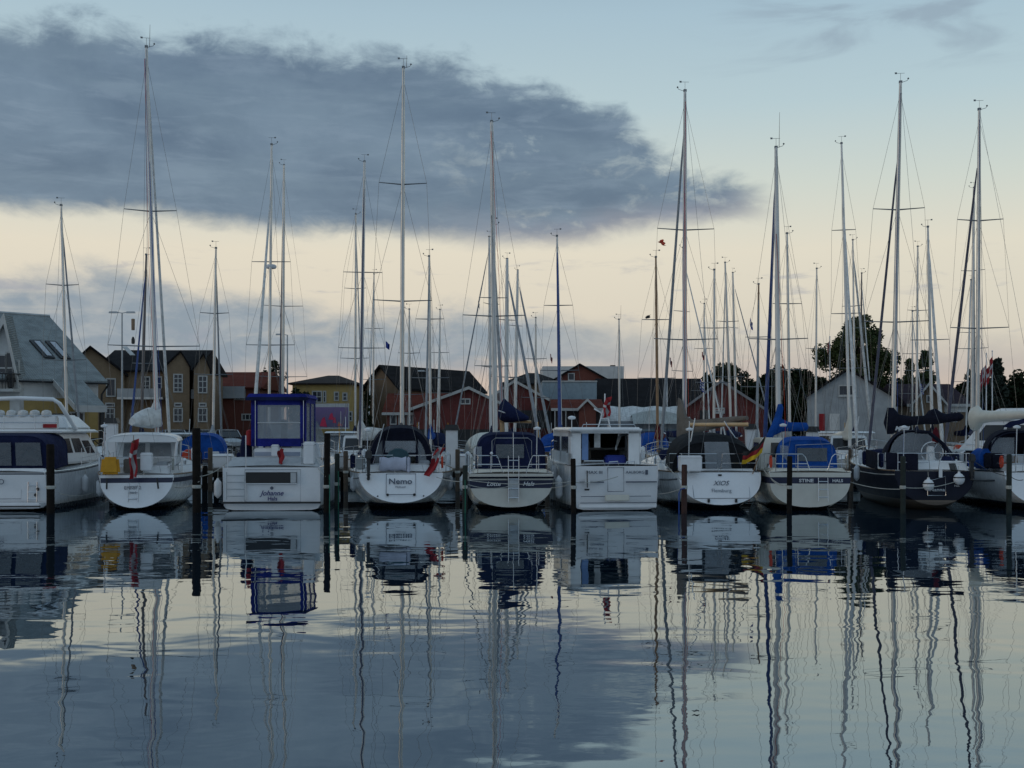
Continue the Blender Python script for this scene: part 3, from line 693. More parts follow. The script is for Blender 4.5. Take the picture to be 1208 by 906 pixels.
MB().box(-.85, .85, 1.2, 1.5, 1.7, 2.15).build('wheelhouse_base', GEL, r, bevel=.04)
MB().box(-.83, .78, 1.17, 1.2, 1.86, 2.0).build('base_stripe', mat('pale_stripe', (.3,.34,.42), .5), r)
# canvas wheelhouse: frame of strips with clear panels
Y0, Y1, XL, XR = 1.15, 3.6, -.92, .95; Z0, Z1 = 2.2, 3.95
m = MB()
m.box(XL, XL+.2, Y0, Y0+.05, Z0, Z1); m.box(XR-.17, XR, Y0, Y0+.05, Z0, Z1); m.box(XL, XR, Y0, Y0+.05, Z0, Z0+.28); m.box(XL, XR, Y0, Y0+.05, Z1-.28, Z1)
for X in (XL, XR):
    m.box(X-.03, X+.03, Y0, Y0+.2, Z0, Z1); m.box(X-.03, X+.03, Y1-.2, Y1, Z0-.5, Z1); m.box(X-.03, X+.03, Y0, Y1, Z0, Z0+.15); m.box(X-.03, X+.03, Y0, Y1, Z1-.2, Z1); m.box(X-.03, X+.03, (Y0+Y1)/2-.05, (Y0+Y1)/2+.05, Z0, Z1)
m.frus((XL-.18, XR+.1, Y0-.1, Y1+.2, Z1-.02), (XL-.1, XR+.02, Y0, Y1, Z1+.12))
m.box(-.85, .85, Y1-.05, Y1, Z1-.3, Z1)
m.build('canvas_enclosure', BLUE, r, smooth=False)
MB().box(XL-.2, XR+.12, Y0-.14, Y0-.1, Z1-.12, Z1).build('canopy_valance', NAVY, r)
MB().box(XL+.2, XR-.17, Y0+.01, Y0+.03, Z0+.28, Z1-.28).build('clear_panel', VIN, r)
MB().box(XL-.01, XL+.01, Y0+.2, Y1-.2, Z0+.15, Z1-.2).build('clear_panel', VIN, r); MB().box(XR-.01, XR+.01, Y0+.2, Y1-.2, Z0+.15, Z1-.2).build('clear_panel', VIN, r)
MB().box(XL+.2, XR-.17, Y0-.01, Y0+.005, 3.02, 3.06).build('zip', GREYD, r)
tubes(r, 'canopy_hoops', [[(x, Y0-.02, Z0), (x, Y0-.02, Z1)] for x in (XL+.12, XR-.05)], .014, STEEL)
MB().frus((-1.25, 1.25, 3.2, 6.5, 1.7), (-1.1, 1.1, 3.5, 5.6, 2.3)).build('fore_cabin', GEL, r, bevel=.06)
w = MB(); face_panel(w, frus_faces((-1.2, 1.2, 3.2, 6.5, 2.2), (-1.0, 1.0, 3.4, 4.2, 3.2))['front'], .05, .95, .1, .9, .02); w.build('windscreen', VIN, r)
st = MB(); st.box(-.28, .22, 2.4, 2.75, 1.9, 2.45); st.box(-.12, .1, 2.45, 2.55, 2.45, 2.95); st.rev((-.02, 2.45, 3.02), [(.02,-.14),(.12,-.08),(.14,.02),(.1,.12),(.02,.15)], 10); st.build('helm_seat', BROWNC, r, smooth=True)
box_on_rail(r, 'liferaft_canister', 1.25, .2, 1.6, .38, .78, .3)
box_on_rail(r, 'horseshoe_box', -.05, .9, 1.85, .26, .42, .2)
MB().tube([(.3, .3, 1.6), (.3, .1, 2.2)], .012, 5).build('flagstaff', STEEL, r)
pushp = [[(1.0, .1, 1.6), (1.0, .1, 2.3), (1.75, .1, 2.3), (1.75, 1.2, 2.3)], [(1.75, .1, 2.3), (1.7, .1, 1.6)]]
tubes(r, 'stern_rail', pushp, .014, STEEL); bowrail(r, pt, 10, .7, .6)
MB().tube([(-1.05, 1.9, 1.6), (-1.05, 1.9, 3.0)], .02, 5).build('pole', STEEL, r)
MB().rev((-1.12, 1.7, 2.5), [(.02,-.28), (.13,-.25), (.14, 0), (.11,.25), (.02,.3)], 10).build('rolled_red_cover', RED, r, smooth=True)
MB().rev((-1.3, 2.0, 2.1), [(.02,-.5), (.2,-.45), (.22, 0), (.15,.45), (.02,.5)], 10).build('rolled_blue_cover', NAVY, r, smooth=True)
tag(flag_mesh(danish, .22, .5, limp=.9, seed=5, mats=[RED, RED], name='red_pennant', loc=b.world((.3, .1, 2.15))), 'small red pennant hanging above the stern window of the boat with tall blue wheelhouse', 'flag')
fender(b.world((-1.95, .4, .75)), .13, .62, 'white fender beside the port quarter of the boat with tall blue wheelhouse')

# --- 4 sloop with black-navy sprayhood
b = Boat('sailing_yacht', 'white sloop with wide rounded transom and dark navy cockpit tent, flag at its starboard quarter', 'sailing boat', 473, 38, R(5.5))
r = b.root
hb, sh, bo, pt = make_hull(r, 11.2, 3.9, 1.28, 1.55, .745, .55, .27, HW, p=2.1, q=2.0, tm=TR, mid=.38)
COVE = mat('dark_cove', (.03,.035,.05), .4)
for s_ in (-1, 1): MB().tube([pt(t_, .16, s_)+Vector((s_*.008,0,0)) for t_ in (.01,.06,.12,.2,.3)], .02, 4).build('cove_line', COVE, r)
outline(r, 'boarding_door', [(-.51, .16, .55), (.51, .16, .55), (.51, .52, 1.25), (-.51, .52, 1.25)], .011, TEXD)
for x in (-.46, .46): MB().rev((x, .17, .54), [(.045,-.03),(.05,0),(.02,.02)], 10, axis='y').build('hinge', BLACK, r)
text('Nemo', r, (-.02, .37, .99), .29, TEXD, R(27), 0, .004, sx=1.1)
text('Hadsund', r, (-.02, .29, .81), .1, TEXD, R(27))
for x in (-.8, .78): MB().rev((x, .12, .5), [(.03,-.02),(.03,0),(.01,.01)], 8, axis='y').build('drain', BLACK, r)
house(r, 'cockpit_coaming', (-1.3, 1.3, .75, 3.4, 1.2), (-1.22, 1.22, .8, 3.4, 1.55), GEL, [], .05)
cabin(r, pt, sh, 11.2, 3.5, .32)
canopy(r, 'cockpit_tent', [(-.02, 1.12, 1.15, 1.35, 2.85), (-.02, 1.18, 2.2, 1.4, 2.98), (-.02, 1.16, 3.4, 1.5, 2.82), (-.02, .9, 4.2, 1.5, 1.95)], NAVYD, e=2.7)
rg = arch(-.02, 1.12, 1.12, 1.35, 2.85, e=2.7)
fr = MB(); inn = [Vector((v.x*.84, v.y, 1.35+(v.z-1.35)*.88)) for v in rg]
fr.loft([rg, inn], False, False); fr.box(-.66, -.56, 1.1, 1.14, 1.35, 2.6); fr.box(.52, .6, 1.1, 1.14, 1.35, 2.6); fr.box(-.6, .56, 1.1, 1.14, 2.4, 2.66); fr.box(-.6, .56, 1.1, 1.14, 1.9, 1.98); fr.build('tent_frame', NAVYD, r)
fr = MB(); fr.box(-.57, .52, 1.11, 1.13, 1.98, 2.4); fr.build('clear_panel', VIN, r)
MB().add([(-.66,1.13,1.4),(-.66,1.13,2.6),(-.92,1.13,2.2),(-1.0,1.13,1.4)], [(0,1,2,3)]).build('clear_panel', VIND, r); MB().add([(.6,1.13,1.4),(.6,1.13,2.6),(.85,1.13,2.25),(.95,1.13,1.4)], [(0,1,2,3)]).build('clear_panel', VIN, r)
tubes(r, 'tent_hoop', [[(-.98, 1.0, 1.6), (-.6, 1.0, 3.0)]], .02, STEEL)
wh = MB(); wh.rev((-.1, 1.0, 1.68), [(.02,-.02),(.42,-.03),(.46,.03),(.4,.06),(.02,.05)], 14, axis='y'); wh.build('covered_wheel', mat('teal_cover', (.03,.08,.1), .8), r, smooth=True)
cl = MB(); rings = []
for i in range(7):
    x = -.75+i*.155; rings.append([Vector((x, .62+.14*math.cos(a), 1.58+(.26+.03*math.sin(i*2.3))*math.sin(a)*(1 if math.sin(a) > 0 else .9))) for a in [2*PI*k_/10 for k_ in range(10)]])
cl.loft(rings).build('folded_cover', mat('lilac_cloth', (.5,.51,.6), .85, var=.1), r, smooth=True)
MB().box(.2, .32, .5, .8, 1.3, 1.84).build('folded_cover_end', mat('lilac_cloth', (.5,.51,.6)), r, bevel=.03)
outboard(r, -1.12, .35, 1.78, .9)
box_on_rail(r, 'rail_box', -1.4, .75, 1.4, .3, .44, .25, mat('grey_bag', (.28,.31,.32), .7))
box_on_rail(r, 'rail_box', 1.1, .75, 1.35, .22, .3, .2, BLACK, False)
pushpit(r, pt, sh); bowrail(r, pt, 11.2); lifelines(r, pt)
MB().tube([(1.0, .5, 1.25), (1.5, .1, 2.3)], .016, 5).build('flagstaff', TEAK, r)
rig(r, 6.3, 17.3, 1.7, dx=.07, x0=.0, th=.085, spr=((.4,1.9*.62),(.7,.95)), fore=11, aft=.3, chain=1.5, furl=None, ant=.5, boom=4.2, cover=None, boomz=2.95, boomm=ALUD, wr=.006)
o = flag_mesh(danish, .36, 1.1, limp=.9, seed=9, mats=[RED, FLW], name='danish_flag', loc=b.world((1.42, .05, 2.25)))
tag(o, 'danish flag hanging from the slanted staff at the corner of the dark tented sloop', 'flag', 'small danish flags on the boats'); o.rotation_euler = (0, R(24), 0)
for i, (x, w_) in enumerate(((-1.72, 1.9), (1.78, 2.4))): fender(b.world((x, w_, .85)), .12, .5, ('white fender on the port side of the sloop with dark navy tent', 'white fender on the starboard side of the sloop with dark navy tent')[i])

kit(r, pt, 11.2, 3.9, 4)
# --- 5 double-ended cream yacht with navy tent
b = Boat('sailing_yacht', 'cream sailing yacht with navy striped stern, navy cockpit tent and blue mizzen cover', 'sailing boat', 603, 38, R(4))
r = b.root
hb, sh, bo, pt = make_hull(r, 10, 3.0, 1.28, 1.6, .96, -.12, .12, HC, p=3.2, q=2.2, tm=TRC, stripe=NST, stripez=(.22,.5), mid=.35, edge=False)
MB().box(-1.46, 1.46, -.18, -.1, 1.12, 1.18).build('rubbing_strake', NAVYD, r)
text('Lotte', r, (-.62, -.17, .93), .2, TEXW, 0, .3, .003, sx=1.1); text('Hals', r, (.58, -.17, .93), .2, TEXW, 0, .3, .003, sx=1.1)
ladder(r, .07, .36, -.22, 1.9, -.26, .3, 5)
MB().box(-.1, .24, -.2, -.18, .45, 1.1).build('rudder_cover', GREYD, r)
house(r, 'cockpit_coaming', (-1.3, 1.3, .2, 3.0, 1.25), (-1.25, 1.25, .25, 3.0, 1.42), CREAM, [], .04)
cabin(r, pt, sh, 10, 3.0, .3, .7, .5, CREAM)
canopy(r, 'cockpit_tent', [(.05, 1.22, .85, 1.4, 2.62), (.05, 1.24, 1.6, 1.4, 2.72), (.05, 1.18, 3.0, 1.45, 2.68), (.05, 1.0, 3.6, 1.5, 2.2)], NAVY, rear=True, e=5)
q = [(-1.1, .83, 1.45), (1.2, .83, 1.45), (1.2, .83, 2.6), (-1.1, .83, 2.6)]
w = MB(); face_panel(w, q, .27, .7, .3, .72, .012); w.build('clear_panel', VIND, r)
w = MB(); w.box(-1.16, -.98, .8, .83, 1.5, 2.2); w.build('clear_panel', VIN, r)
outline(r, 'tent_piping', [(-.62, .81, 1.5), (-.62, .81, 2.4), (-.5, .81, 2.5), (.65, .81, 2.5), (.78, .81, 2.4), (.78, .81, 1.5)], .01, GREYD)
MB().tube([(.07, -.1, 1.3), (.07, .0, 2.7)], .014, 5).build('flagstaff', STEEL, r)
tubes(r, 'stern_rail', [[(-1.15, .0, 1.9), (-.5, -.02, 1.9), (-.42, -.02, 1.75), (-.28, -.02, 1.3)], [(-1.15, .0, 1.6), (-.38, -.02, 1.6)], [(-.7, 0, 1.3), (-.7, 0, 1.9)], [(-1.15, .0, 1.3), (-1.15, 0, 1.9), (-1.2, 1.2, 1.9)],
    [(1.25, .0, 1.9), (.75, -.02, 1.9), (.67, -.02, 1.75), (.52, -.02, 1.3)], [(1.25, .0, 1.6), (.6, -.02, 1.6)], [(1.25, .0, 1.3), (1.25, 0, 1.9), (1.25, 1.2, 1.9)], [(.95, 0, 1.3), (.95, 0, 1.9)]], .017, STEEL)
MB().rev((-.68, -.05, 1.98), [(.02,-.05),(.06,0),(.02,.06)], 8).build('stern_light', WHITEP, r)
bowrail(r, pt, 10); lifelines(r, pt)
rig(r, 6.2, 15.1, 1.7, dx=-.16, x0=-.2, th=.1, m=ALUW, spr=((.42,1.25),), fore=9.8, aft=.3, chain=1.4, furl=None, ant=0, boom=None)
# short mizzen with wooden spar and navy cover
mz = MB().tube([(-.1, 3.2, 1.5), (-.12, 3.2, 3.2)], .09, 8).build('mizzen_mast', mat('varnished_spruce', (.4,.26,.13), .35, var=.1), r, smooth=True)
cv = MB(); rings = []
for f, w_, up, dn in ((0,.04,.04,.1),(.05,.2,.3,.25),(.2,.3,.62,.32),(.42,.3,.42,.28),(.7,.22,.24,.18),(1,.06,.08,.06)):
    c = Vector((-.28+f*1.12, 3.1-.3*f, 3.42-.22*f)); rings.append([c+Vector((.0, w_*math.cos(a), (up if math.sin(a) > 0 else dn)*math.sin(a))) for a in [2*PI*k_/10 for k_ in range(10)]])
cv.loft(rings).build('sail_cover', NAVY, r, smooth=True)
MB().tube([(-.28, 2.78, 3.5), (.2, 2.74, 3.32), (.75, 2.8, 3.22)], .024, 5).build('cover_stripe', FLW, r)
MB().tube([(-.2, 3.1, 3.12), (.95, 2.9, 3.08)], .06, 7).build('mizzen_boom', mat('varnished_spruce', (.4,.26,.13)), r, smooth=True)
fender(b.world((-1.62, 1.2, .9)), .13, .55, 'white fender on the port side of the cream yacht with navy tent')
fender(b.world((1.75, .9, .75)), .14, .75, 'large white fender between cream navy-tent yacht and hardtop motor boat')

kit(r, pt, 10, 3.0, 5, 1.42, 1.2)
# --- 6 white motor boat with open-backed hardtop
b = Boat('motor_boat', 'white hardtop motor boat with open dark saloon doorway, beside cream navy-tent yacht', 'motor boat', 726, 38, R(7))
r = b.root
hb, sh, bo, pt = make_hull(r, 9.6, 3.2, 1.55, 1.95, .9, -.22, .03, HW2, p=20, q=6, bowr=1.2, tm=TR, mid=.34)
MB().frus((-1.33, 1.37, -.38, -.18, .12), (-1.33, 1.37, -.36, -.2, .28)).build('swim_platform', TR, r, bevel=.03)
MB().box(-1.3, 1.34, -.4, -.36, .29, .31).build('platform_edge', TEXD, r)
outline(r, 'transom_door', [(-.32, -.25, .68), (.24, -.25, .68), (.24, -.23, 1.5), (-.32, -.23, 1.5)], .011, TEXD)
for x0, x1 in ((-1.3, -.45), (.32, 1.4)): MB().box(x0, x1, -.25, -.21, .98, 1.02).build('rubbing_strake', TEXD, r)
MB().box(-1.25, 1.2, -.24, -.22, .5, .52).build('panel_seam', TEXD, r); MB().box(-.42, .44, -.27, -.22, .36, .56).build('step', CREAM, r, bevel=.02)
text('MAX III', r, (-.78, -.23, 1.33), .15, TEXD, 0, 0, 0, sx=1.2); text('AALBORG', r, (.64, -.23, 1.33), .13, TEXD, 0, 0, 0, sx=1.1)
MB().box(1.0, 1.09, -.235, -.22, 1.25, 1.41).build('badge', TEXD, r)
MB().tube([(-1.05, -.3, 1.4), (-1.05, -.34, .82)], .02, 5).build('trim_rod', BLACK, r); MB().frus((-1.12, -.98, -.3, -.24, .72), (-1.14, -.96, -.3, -.24, .78)).build('intake', BLACK, r)
MB().box(-1.12, -.94, -.28, -.24, .95, 1.12).build('vent_cover', GEL, r)
# hardtop saloon
Z0, Z1 = 1.55, 2.78; Y = 1.1
m = MB()
m.box(-1.32, -1.0, Y, Y+.12, Z0, Z1-.02); m.box(.72, 1.12, Y, Y+.12, Z0, Z1-.02); m.box(-1.32, 1.12, Y, Y+.12, Z1-.12, Z1-.02)
for X in (-1.34, 1.14): m.box(X-.03, X+.03, Y, Y+1.0, Z0, 1.95); m.box(X-.03, X+.03, Y, 5.0, 2.55, Z1-.02); m.box(X-.03, X+.03, Y+1.0, 5.6, Z0, 2.0); m.box(X-.03, X+.03, Y, Y+.5, Z0, Z1-.02); m.box(X-.03, X+.03, 3.2, 3.4, Z0, Z1-.02)
m.box(-1.3, 1.1, 5.0, 5.1, Z0, 2.1)
m.build('saloon_frame', GEL, r)
for X in (-1.34, 1.14): MB().box(X-.01, X+.01, Y+.5, 5.0, 1.95, 2.56).build('side_window', GLASSD, r)
MB().add([(-1.3, 5.1, 2.0), (1.1, 5.1, 2.0), (1.05, 4.2, 2.72), (-1.25, 4.2, 2.72)], [(0,1,2,3)]).build('windscreen', GLASSD, r)
rf = MB(); rf.frus((-1.5, 1.2, Y-.3, 4.8, Z1-.04), (-1.42, 1.12, Y-.22, 4.6, Z1+.1)); rf.build('hardtop_roof', GEL, r, bevel=.06)
MB().box(-1.28, 1.08, 1.3, 4.9, 1.3, 1.42).build('saloon_floor', TEAK, r)
MB().box(-1.28, 1.08, 4.4, 4.95, 1.4, 2.0).build('saloon_dashboard', mat('dark_interior', (.03,.025,.02), .6), r)
MB().box(-.95, -.72, Y+.1, Y+.16, 1.72, 2.66).build('light_blue_curtain', mat('pale_blue_cloth', (.18,.28,.5), .85), r)
MB().box(-.42, -.2, Y+.5, Y+.56, 2.15, 2.66).build('white_curtain', SAILW, r)
MB().box(-.05, .7, Y+.25, Y+.7, 1.5, 1.88).build('blue_seat', mat('blue_upholstery', (.01,.03,.25), .7), r, bevel=.06)
hs = MB(); hs.frus((-.75, -.35, 2.5, 2.9, 1.4), (-.72, -.38, 2.5, 2.8, 2.05)); hs.rev((-.58, 2.6, 2.25), [(.03,-.22),(.2,-.12),(.2,.08),(.12,.2),(.02,.23)], 10); hs.build('helm_seat', BROWNC, r, bevel=0, smooth=True)
tubes(r, 'stern_rail', [[(-1.1, 0, 1.6), (-1.1, 0, 1.72), (-.42, 0, 1.72), (-.38, 0, 1.55)], [(-.25, 0, 1.55), (-.22, 0, 1.68), (.08, 0, 1.7), (.12, 0, 1.55)], [(.35, 0, 1.55), (.4, 0, 1.68), (.66, 0, 1.7), (.7, 0, 1.55)]], .02, STEEL)
tubes(r, 'roof_rail', [[(-.95, 1.2, 2.86), (-.9, 1.2, 2.98), (.95, 1.2, 2.98), (1.0, 1.2, 2.86)], [(0, 1.2, 2.86), (0, 1.2, 2.98)]], .014, STEEL)
tubes(r, 'roof_mast', [[(-.2, 2.0, 2.86), (.02, 2.0, 3.6)], [(.25, 2.0, 2.86), (.1, 2.0, 3.5)], [(-.1, 2, 3.2), (.18, 2, 3.2)], [(.05, 2, 3.5), (.05, 2, 4.1)], [(-.35, 2, 3.55), (.1, 2, 3.3)]], .025, WHITEP)
MB().rev((-1.1, 2.4, 3.18), [(.02,-.02),(.13,0),(.15,.06),(.1,.1),(.02,.12)], 10).build('gps_dome', WHITEP, r, smooth=True); MB().tube([(-1.1, 2.4, 2.85), (-1.1, 2.4, 3.2)], .015, 5).build('dome_post', WHITEP, r)
bowrail(r, pt, 9.6, .72, .5)
tag(flag_mesh(danish, .35, .7, limp=.93, seed=13, mats=[RED, FLW], name='danish_flag', loc=b.world((.1, 1.9, 4.0))), 'small danish flag drooping at the short roof mast of the hardtop motor boat', 'flag', 'small danish flags on the boats')
fender(b.world((-1.75, 2.6, 1.15)), .13, .6, 'white fender high on the port side of the hardtop motor boat')

# --- 7 sloop with charcoal tent and german flag
b = Boat('sailing_yacht', 'white sloop with broad rounded transom, charcoal tent, taupe boom cover and german flag', 'sailing boat', 853, 38, R(3.5))
r = b.root
hb, sh, bo, pt = make_hull(r, 11.3, 3.8, 1.3, 1.65, .76, .5, .2, HW, p=2.6, q=2.2, tm=TR, mid=.4, stripe=None)
for s_ in (-1, 1): MB().tube([pt(t_, .2, s_)+Vector((s_*.01,0,0)) for t_ in (.02,.1,.2,.35,.5,.65)], .028, 4).build('cove_line', COVE, r)
outline(r, 'boarding_door', [(-.98, .14, .42), (.98, .14, .42), (1.02, .5, 1.25), (-1.0, .5, 1.25)], .008, TEXD)
text('XIOS', r, (0, .33, .93), .24, TEXD, R(25), .4, 0, sx=1.0); text('Flensburg', r, (0, .22, .68), .19, TEXD, R(25), 0, -.002, sx=.95)
for x in (-.48, .48): MB().box(x-.035, x+.035, .04, .12, .28, .4).build('drain', BLACK, r)
MB().box(-.06, .06, .42, .46, 1.18, 1.24).build('stern_light', BLACK, r)
house(r, 'cockpit_coaming', (-1.35, 1.35, .7, 3.4, 1.2), (-1.3, 1.3, .75, 3.4, 1.42), GEL, [], .05)
cabin(r, pt, sh, 11.3, 3.5, .32)
canopy(r, 'cockpit_tent', [(-.1, 1.5, .8, 1.3, 2.35), (-.05, 1.42, 1.3, 1.35, 2.62), (-.05, 1.36, 3.0, 1.45, 2.7), (-.05, 1.1, 3.9, 1.5, 1.9)], BLACKC, rear=True, e=3)
w = MB(); q = [(-.35, .78, 1.42), (.42, .78, 1.42), (.32, .78, 2.28), (-.4, .78, 2.28)]; face_panel(w, q, -.1, 1.1, 0, 1.1, .012); w.build('clear_panel', VIN, r)
w = MB(); face_panel(w, [(-.28, 1.6, 1.5), (.2, 1.6, 1.5), (.2, 1.6, 2.2), (-.28, 1.6, 2.2)], 0, 1, 0, 1, .01)
box_on_rail(r, 'liferaft_canister', -1.1, .25, 1.35, .78, .55, .35)
pushpit(r, pt, sh, .65, .1); bowrail(r, pt, 11.3); lifelines(r, pt)
tubes(r, 'boom_crutch', [[(-1.05, 1.0, 1.6), (-.75, 1.0, 3.2)], [(1.35, 1.2, 1.6), (.6, 2.2, 3.1)]], .022, STEEL)
rig(r, 6.4, 16.4, 1.7, dx=.0, x0=.06, th=.09, m=ALUW, spr=((.32,2.15*.6),(.62,1.15)), fore=11.1, aft=.3, chain=1.5, furl=SAILG, furlr=.06, head=.93, ant=0, boom=None)
# boom with taupe cover, swung to starboard
mp = Vector((-.15, 6.3, 2.55)); en = Vector((1.45, 2.2, 3.1))
rings = []
side = Vector((1, .15, 0)).normalized()
for f, w_, up, dn in ((-.02,.09,1.5,.6),(.03,.14,1.35,.55),(.1,.18,.62,.25),(.2,.2,.42,.14),(.5,.17,.3,.12),(.8,.13,.2,.1),(1,.07,.1,.05)):
    c = mp.lerp(en, f)+Vector((0,0,.1)); rings.append([c+side*(w_*math.cos(a))+Vector((0,0,(up if math.sin(a) > 0 else dn)*math.sin(a))) for a in [2*PI*k_/10 for k_ in range(10)]])
MB().loft(rings).build('sail_cover', BROWNC, r, smooth=True)
MB().tube([Vector((-.5, 2.9, 2.97)), Vector((1.5, 2.2, 2.98))], .075, 8).build('boom', mat('varnished_boom', (.62,.4,.2), .35, var=.1), r, smooth=True)
fl = MB().tube([(1.15, .4, 1.25), (1.52, .1, 2.55)], .018, 5).build('flagstaff', TEAK, r)
vs, fs, ms = [], [], []
A, Bq, Cq, Dq = [b.world(v) for v in ((1.5, .1, 2.55), (1.4, .12, 1.98), (.66, .1, 1.58), (.74, .1, 2.02))]
nu, nv = 20, 12
for i in range(nu+1):
    u = i/nu; top_ = A.lerp(Dq, u)+Vector((0, 0, -.1*math.sin(PI*u))); bot_ = Bq.lerp(Cq, u)+Vector((0, 0, -.06*math.sin(PI*u)))
    for j in range(nv+1):
        v = bot_.lerp(top_, j/nv); v.y += .07*math.sin(u*10+j/nv*3)*min(1, u*3); v.z += .02*math.sin(u*13+1); vs.append(v)
for i in range(nu):
    for j in range(nv): a = i*(nv+1)+j; fs.append((a, a+nv+1, a+nv+2, a+1)); ms.append(german(0, (j+.5)/nv))
m = MB(); m.v = [tuple(v) for v in vs]; m.f = fs; m.m = ms
tag(m.build('german_flag', [FLB, RED, FLG], smooth=True, fix=False), 'black red and gold german flag slanting from the stern staff of the charcoal-tented sloop', 'flag')
for i, (x, y_) in enumerate(((-1.8, 2.4), (-1.95, 4.2))): fender(b.world((x, y_, .95)), .12, .5, ('pale fender on the port side of the german-flagged sloop, the one nearer its stern', 'pale fender farther forward on the port side of the german-flagged sloop')[i])

kit(r, pt, 11.3, 3.8, 7, 1.42, 1.2)
# --- 8 cream motorsailer with royal blue canopy
b = Boat('sailing_yacht', 'cream motorsailer with royal blue cockpit tent and navy band round its stern', 'sailing boat', 955, 38, R(-3.3))
r = b.root
hb, sh, bo, pt = make_hull(r, 9.4, 2.9, 1.32, 1.6, .95, -.1, .12, HC, p=3.2, q=2.2, tm=TRC, stripe=NST, stripez=(.16,.38), mid=.35, edge=False)
text('STINE', r, (-.14, -.15, 1.04), .16, TEXW, 0, 0, .004, sx=1.2); text('HALS', r, (.92, -.15, 1.04), .14, TEXW, 0, 0, .004, sx=1.1)
ladder(r, .42, .32, -.2, 1.15, -.24, .35, 3)
house(r, 'wheelhouse', (-1.5, -.2, 1.4, 3.4, 1.35), (-1.42, -.2, 1.45, 3.2, 2.5), CREAM, [('back', .3, .62, .4, .85), ('left', .2, .8, .4, .85)], .05)
house(r, 'cockpit_coaming', (-1.3, 1.3, .2, 3.0, 1.25), (-1.25, 1.25, .25, 3.0, 1.45), CREAM, [], .04)
cabin(r, pt, sh, 9.4, 2.9, .35, .75, .5, CREAM)
canopy(r, 'cockpit_tent', [(.12, 1.02, .9, 1.4, 2.42), (.12, 1.04, 1.5, 1.4, 2.56), (.12, 1.0, 3.0, 1.45, 2.5), (.12, .8, 3.6, 1.5, 2.0)], ROYAL, rear=True, e=4.5)
q = [(-.8, .88, 1.4), (1.05, .88, 1.4), (1.05, .88, 2.4), (-.8, .88, 2.4)]
w = MB(); face_panel(w, q, .3, .86, .28, .75, .012); w.build('clear_panel', VIND, r)
w = MB(); w.add([(-.84, .87, 1.95), (-.84, .87, 2.25), (-.55, .87, 2.22), (-.6, .87, 1.7)], [(0,1,2,3)]); w.build('clear_panel', VIN, r)
outline(r, 'tent_piping', [(-.3, .86, 1.5), (-.3, .86, 2.25), (.95, .86, 2.3), (1.0, .86, 1.5)], .01, GREYD)
tubes(r, 'stern_rail', [[(-1.15, .0, 1.95), (-.25, -.02, 1.95), (-.15, -.02, 1.85), (.02, -.02, 1.35)], [(-1.15, .0, 1.62), (-.08, -.02, 1.62)], [(-.4, 0, 1.35), (-.4, 0, 1.95)], [(-1.15, 0, 1.35), (-1.15, 0, 1.95), (-1.3, 1.5, 1.95)],
    [(1.25, .0, 1.95), (.85, -.02, 1.95), (.75, -.02, 1.85), (.6, -.02, 1.35)], [(1.25, .0, 1.62), (.68, -.02, 1.62)], [(1.25, 0, 1.35), (1.25, 0, 1.95), (1.25, 1.4, 1.95)]], .017, STEEL)
bowrail(r, pt, 9.4); lifelines(r, pt)
rig(r, 5.9, 14.0, 1.7, dx=-.12, x0=.02, th=.1, m=ALUW, spr=((.38,1.15),), fore=9.2, aft=.3, chain=1.35, furl=SAILB, furlr=.07, head=.95, ant=1.4, boom=None)
sc = MB(); sc.loft([[Vector((x, 5.6+w_*.6*math.cos(a), z+hh*math.sin(a))) for a in [2*PI*k_/10 for k_ in range(10)]] for x, w_, z, hh in ((-.3,.08,2.75,.1),(-.2,.2,2.85,.3),(0,.24,2.98,.34),(.15,.22,2.95,.24),(.4,.2,2.9,.19),(.8,.18,2.9,.18),(1.05,.16,2.9,.17),(1.12,.06,2.9,.06))])
sc.build('sail_cover', ROYAL, r, smooth=True)
sc2 = MB().loft([[Vector((.0+w_*math.cos(a)+dx_, 5.6+.2*math.sin(a), z)) for a in [2*PI*k_/10 for k_ in range(10)]] for w_, z, dx_ in ((.1,2.4,-.42),(.16,2.6,-.34),(.18,2.9,-.18),(.15,3.3,-.04),(.13,3.65,.02),(.08,3.8,.02))]).build('mast_cover', ROYAL, r, smooth=True)
MB().box(1.35, 1.8, 3.0, 3.4, 2.6, 3.4).build('x', GEL) if 0 else None
fender(b.world((1.65, 2.2, .95)), .12, .5, 'white fender between the royal blue tented motorsailer and the navy hull')

kit(r, pt, 9.4, 2.9, 8, 1.45, 1.15)
# --- 9 navy-hulled sloop
b = Boat('sailing_yacht', 'navy hulled sloop with two round white ball fenders on its transom, navy boom cover', 'sailing boat', 1104, 38, R(-6))
r = b.root
hb, sh, bo, pt = make_hull(r, 11, 3.4, 1.35, 1.75, .78, .2, .2, HN, p=2.2, q=2.0, tm=None, deckm=GEL, mid=.42)
for s_ in (-1, 1): MB().tube([pt(t_, .1, s_)+Vector((s_*.01,0,0)) for t_ in (.0,.1,.2,.35,.5,.7,.9)], .02, 4).build('cove_line', mat('gold_line', (.45,.42,.36), .5), r)
text('Nanna', r, (.06, .06, .72), .17, TEXW, R(8), 0, 0, sx=1.15); text('Hals', r, (.72, .07, .86), .1, TEXW, R(8))
outline(r, 'boarding_ladder', [(-.26, .03, .52), (.34, .03, .52), (.34, .1, 1.18), (-.26, .1, 1.0)], .013, STEEL)
house(r, 'cockpit_coaming', (-1.2, 1.25, .4, 3.4, 1.3), (-1.1, 1.1, .45, 3.4, 1.7), GEL, [('back', .74, .84, .1, .8)], .06)
cabin(r, pt, sh, 11, 3.4, .35)
MB().slab([(-1.65, 1.5, 1.35), (-1.6, 3.6, 1.42), (-1.6, 3.6, 2.05), (-1.65, 1.5, 1.98)], .03).build('spray_dodger', NAVYD, r)
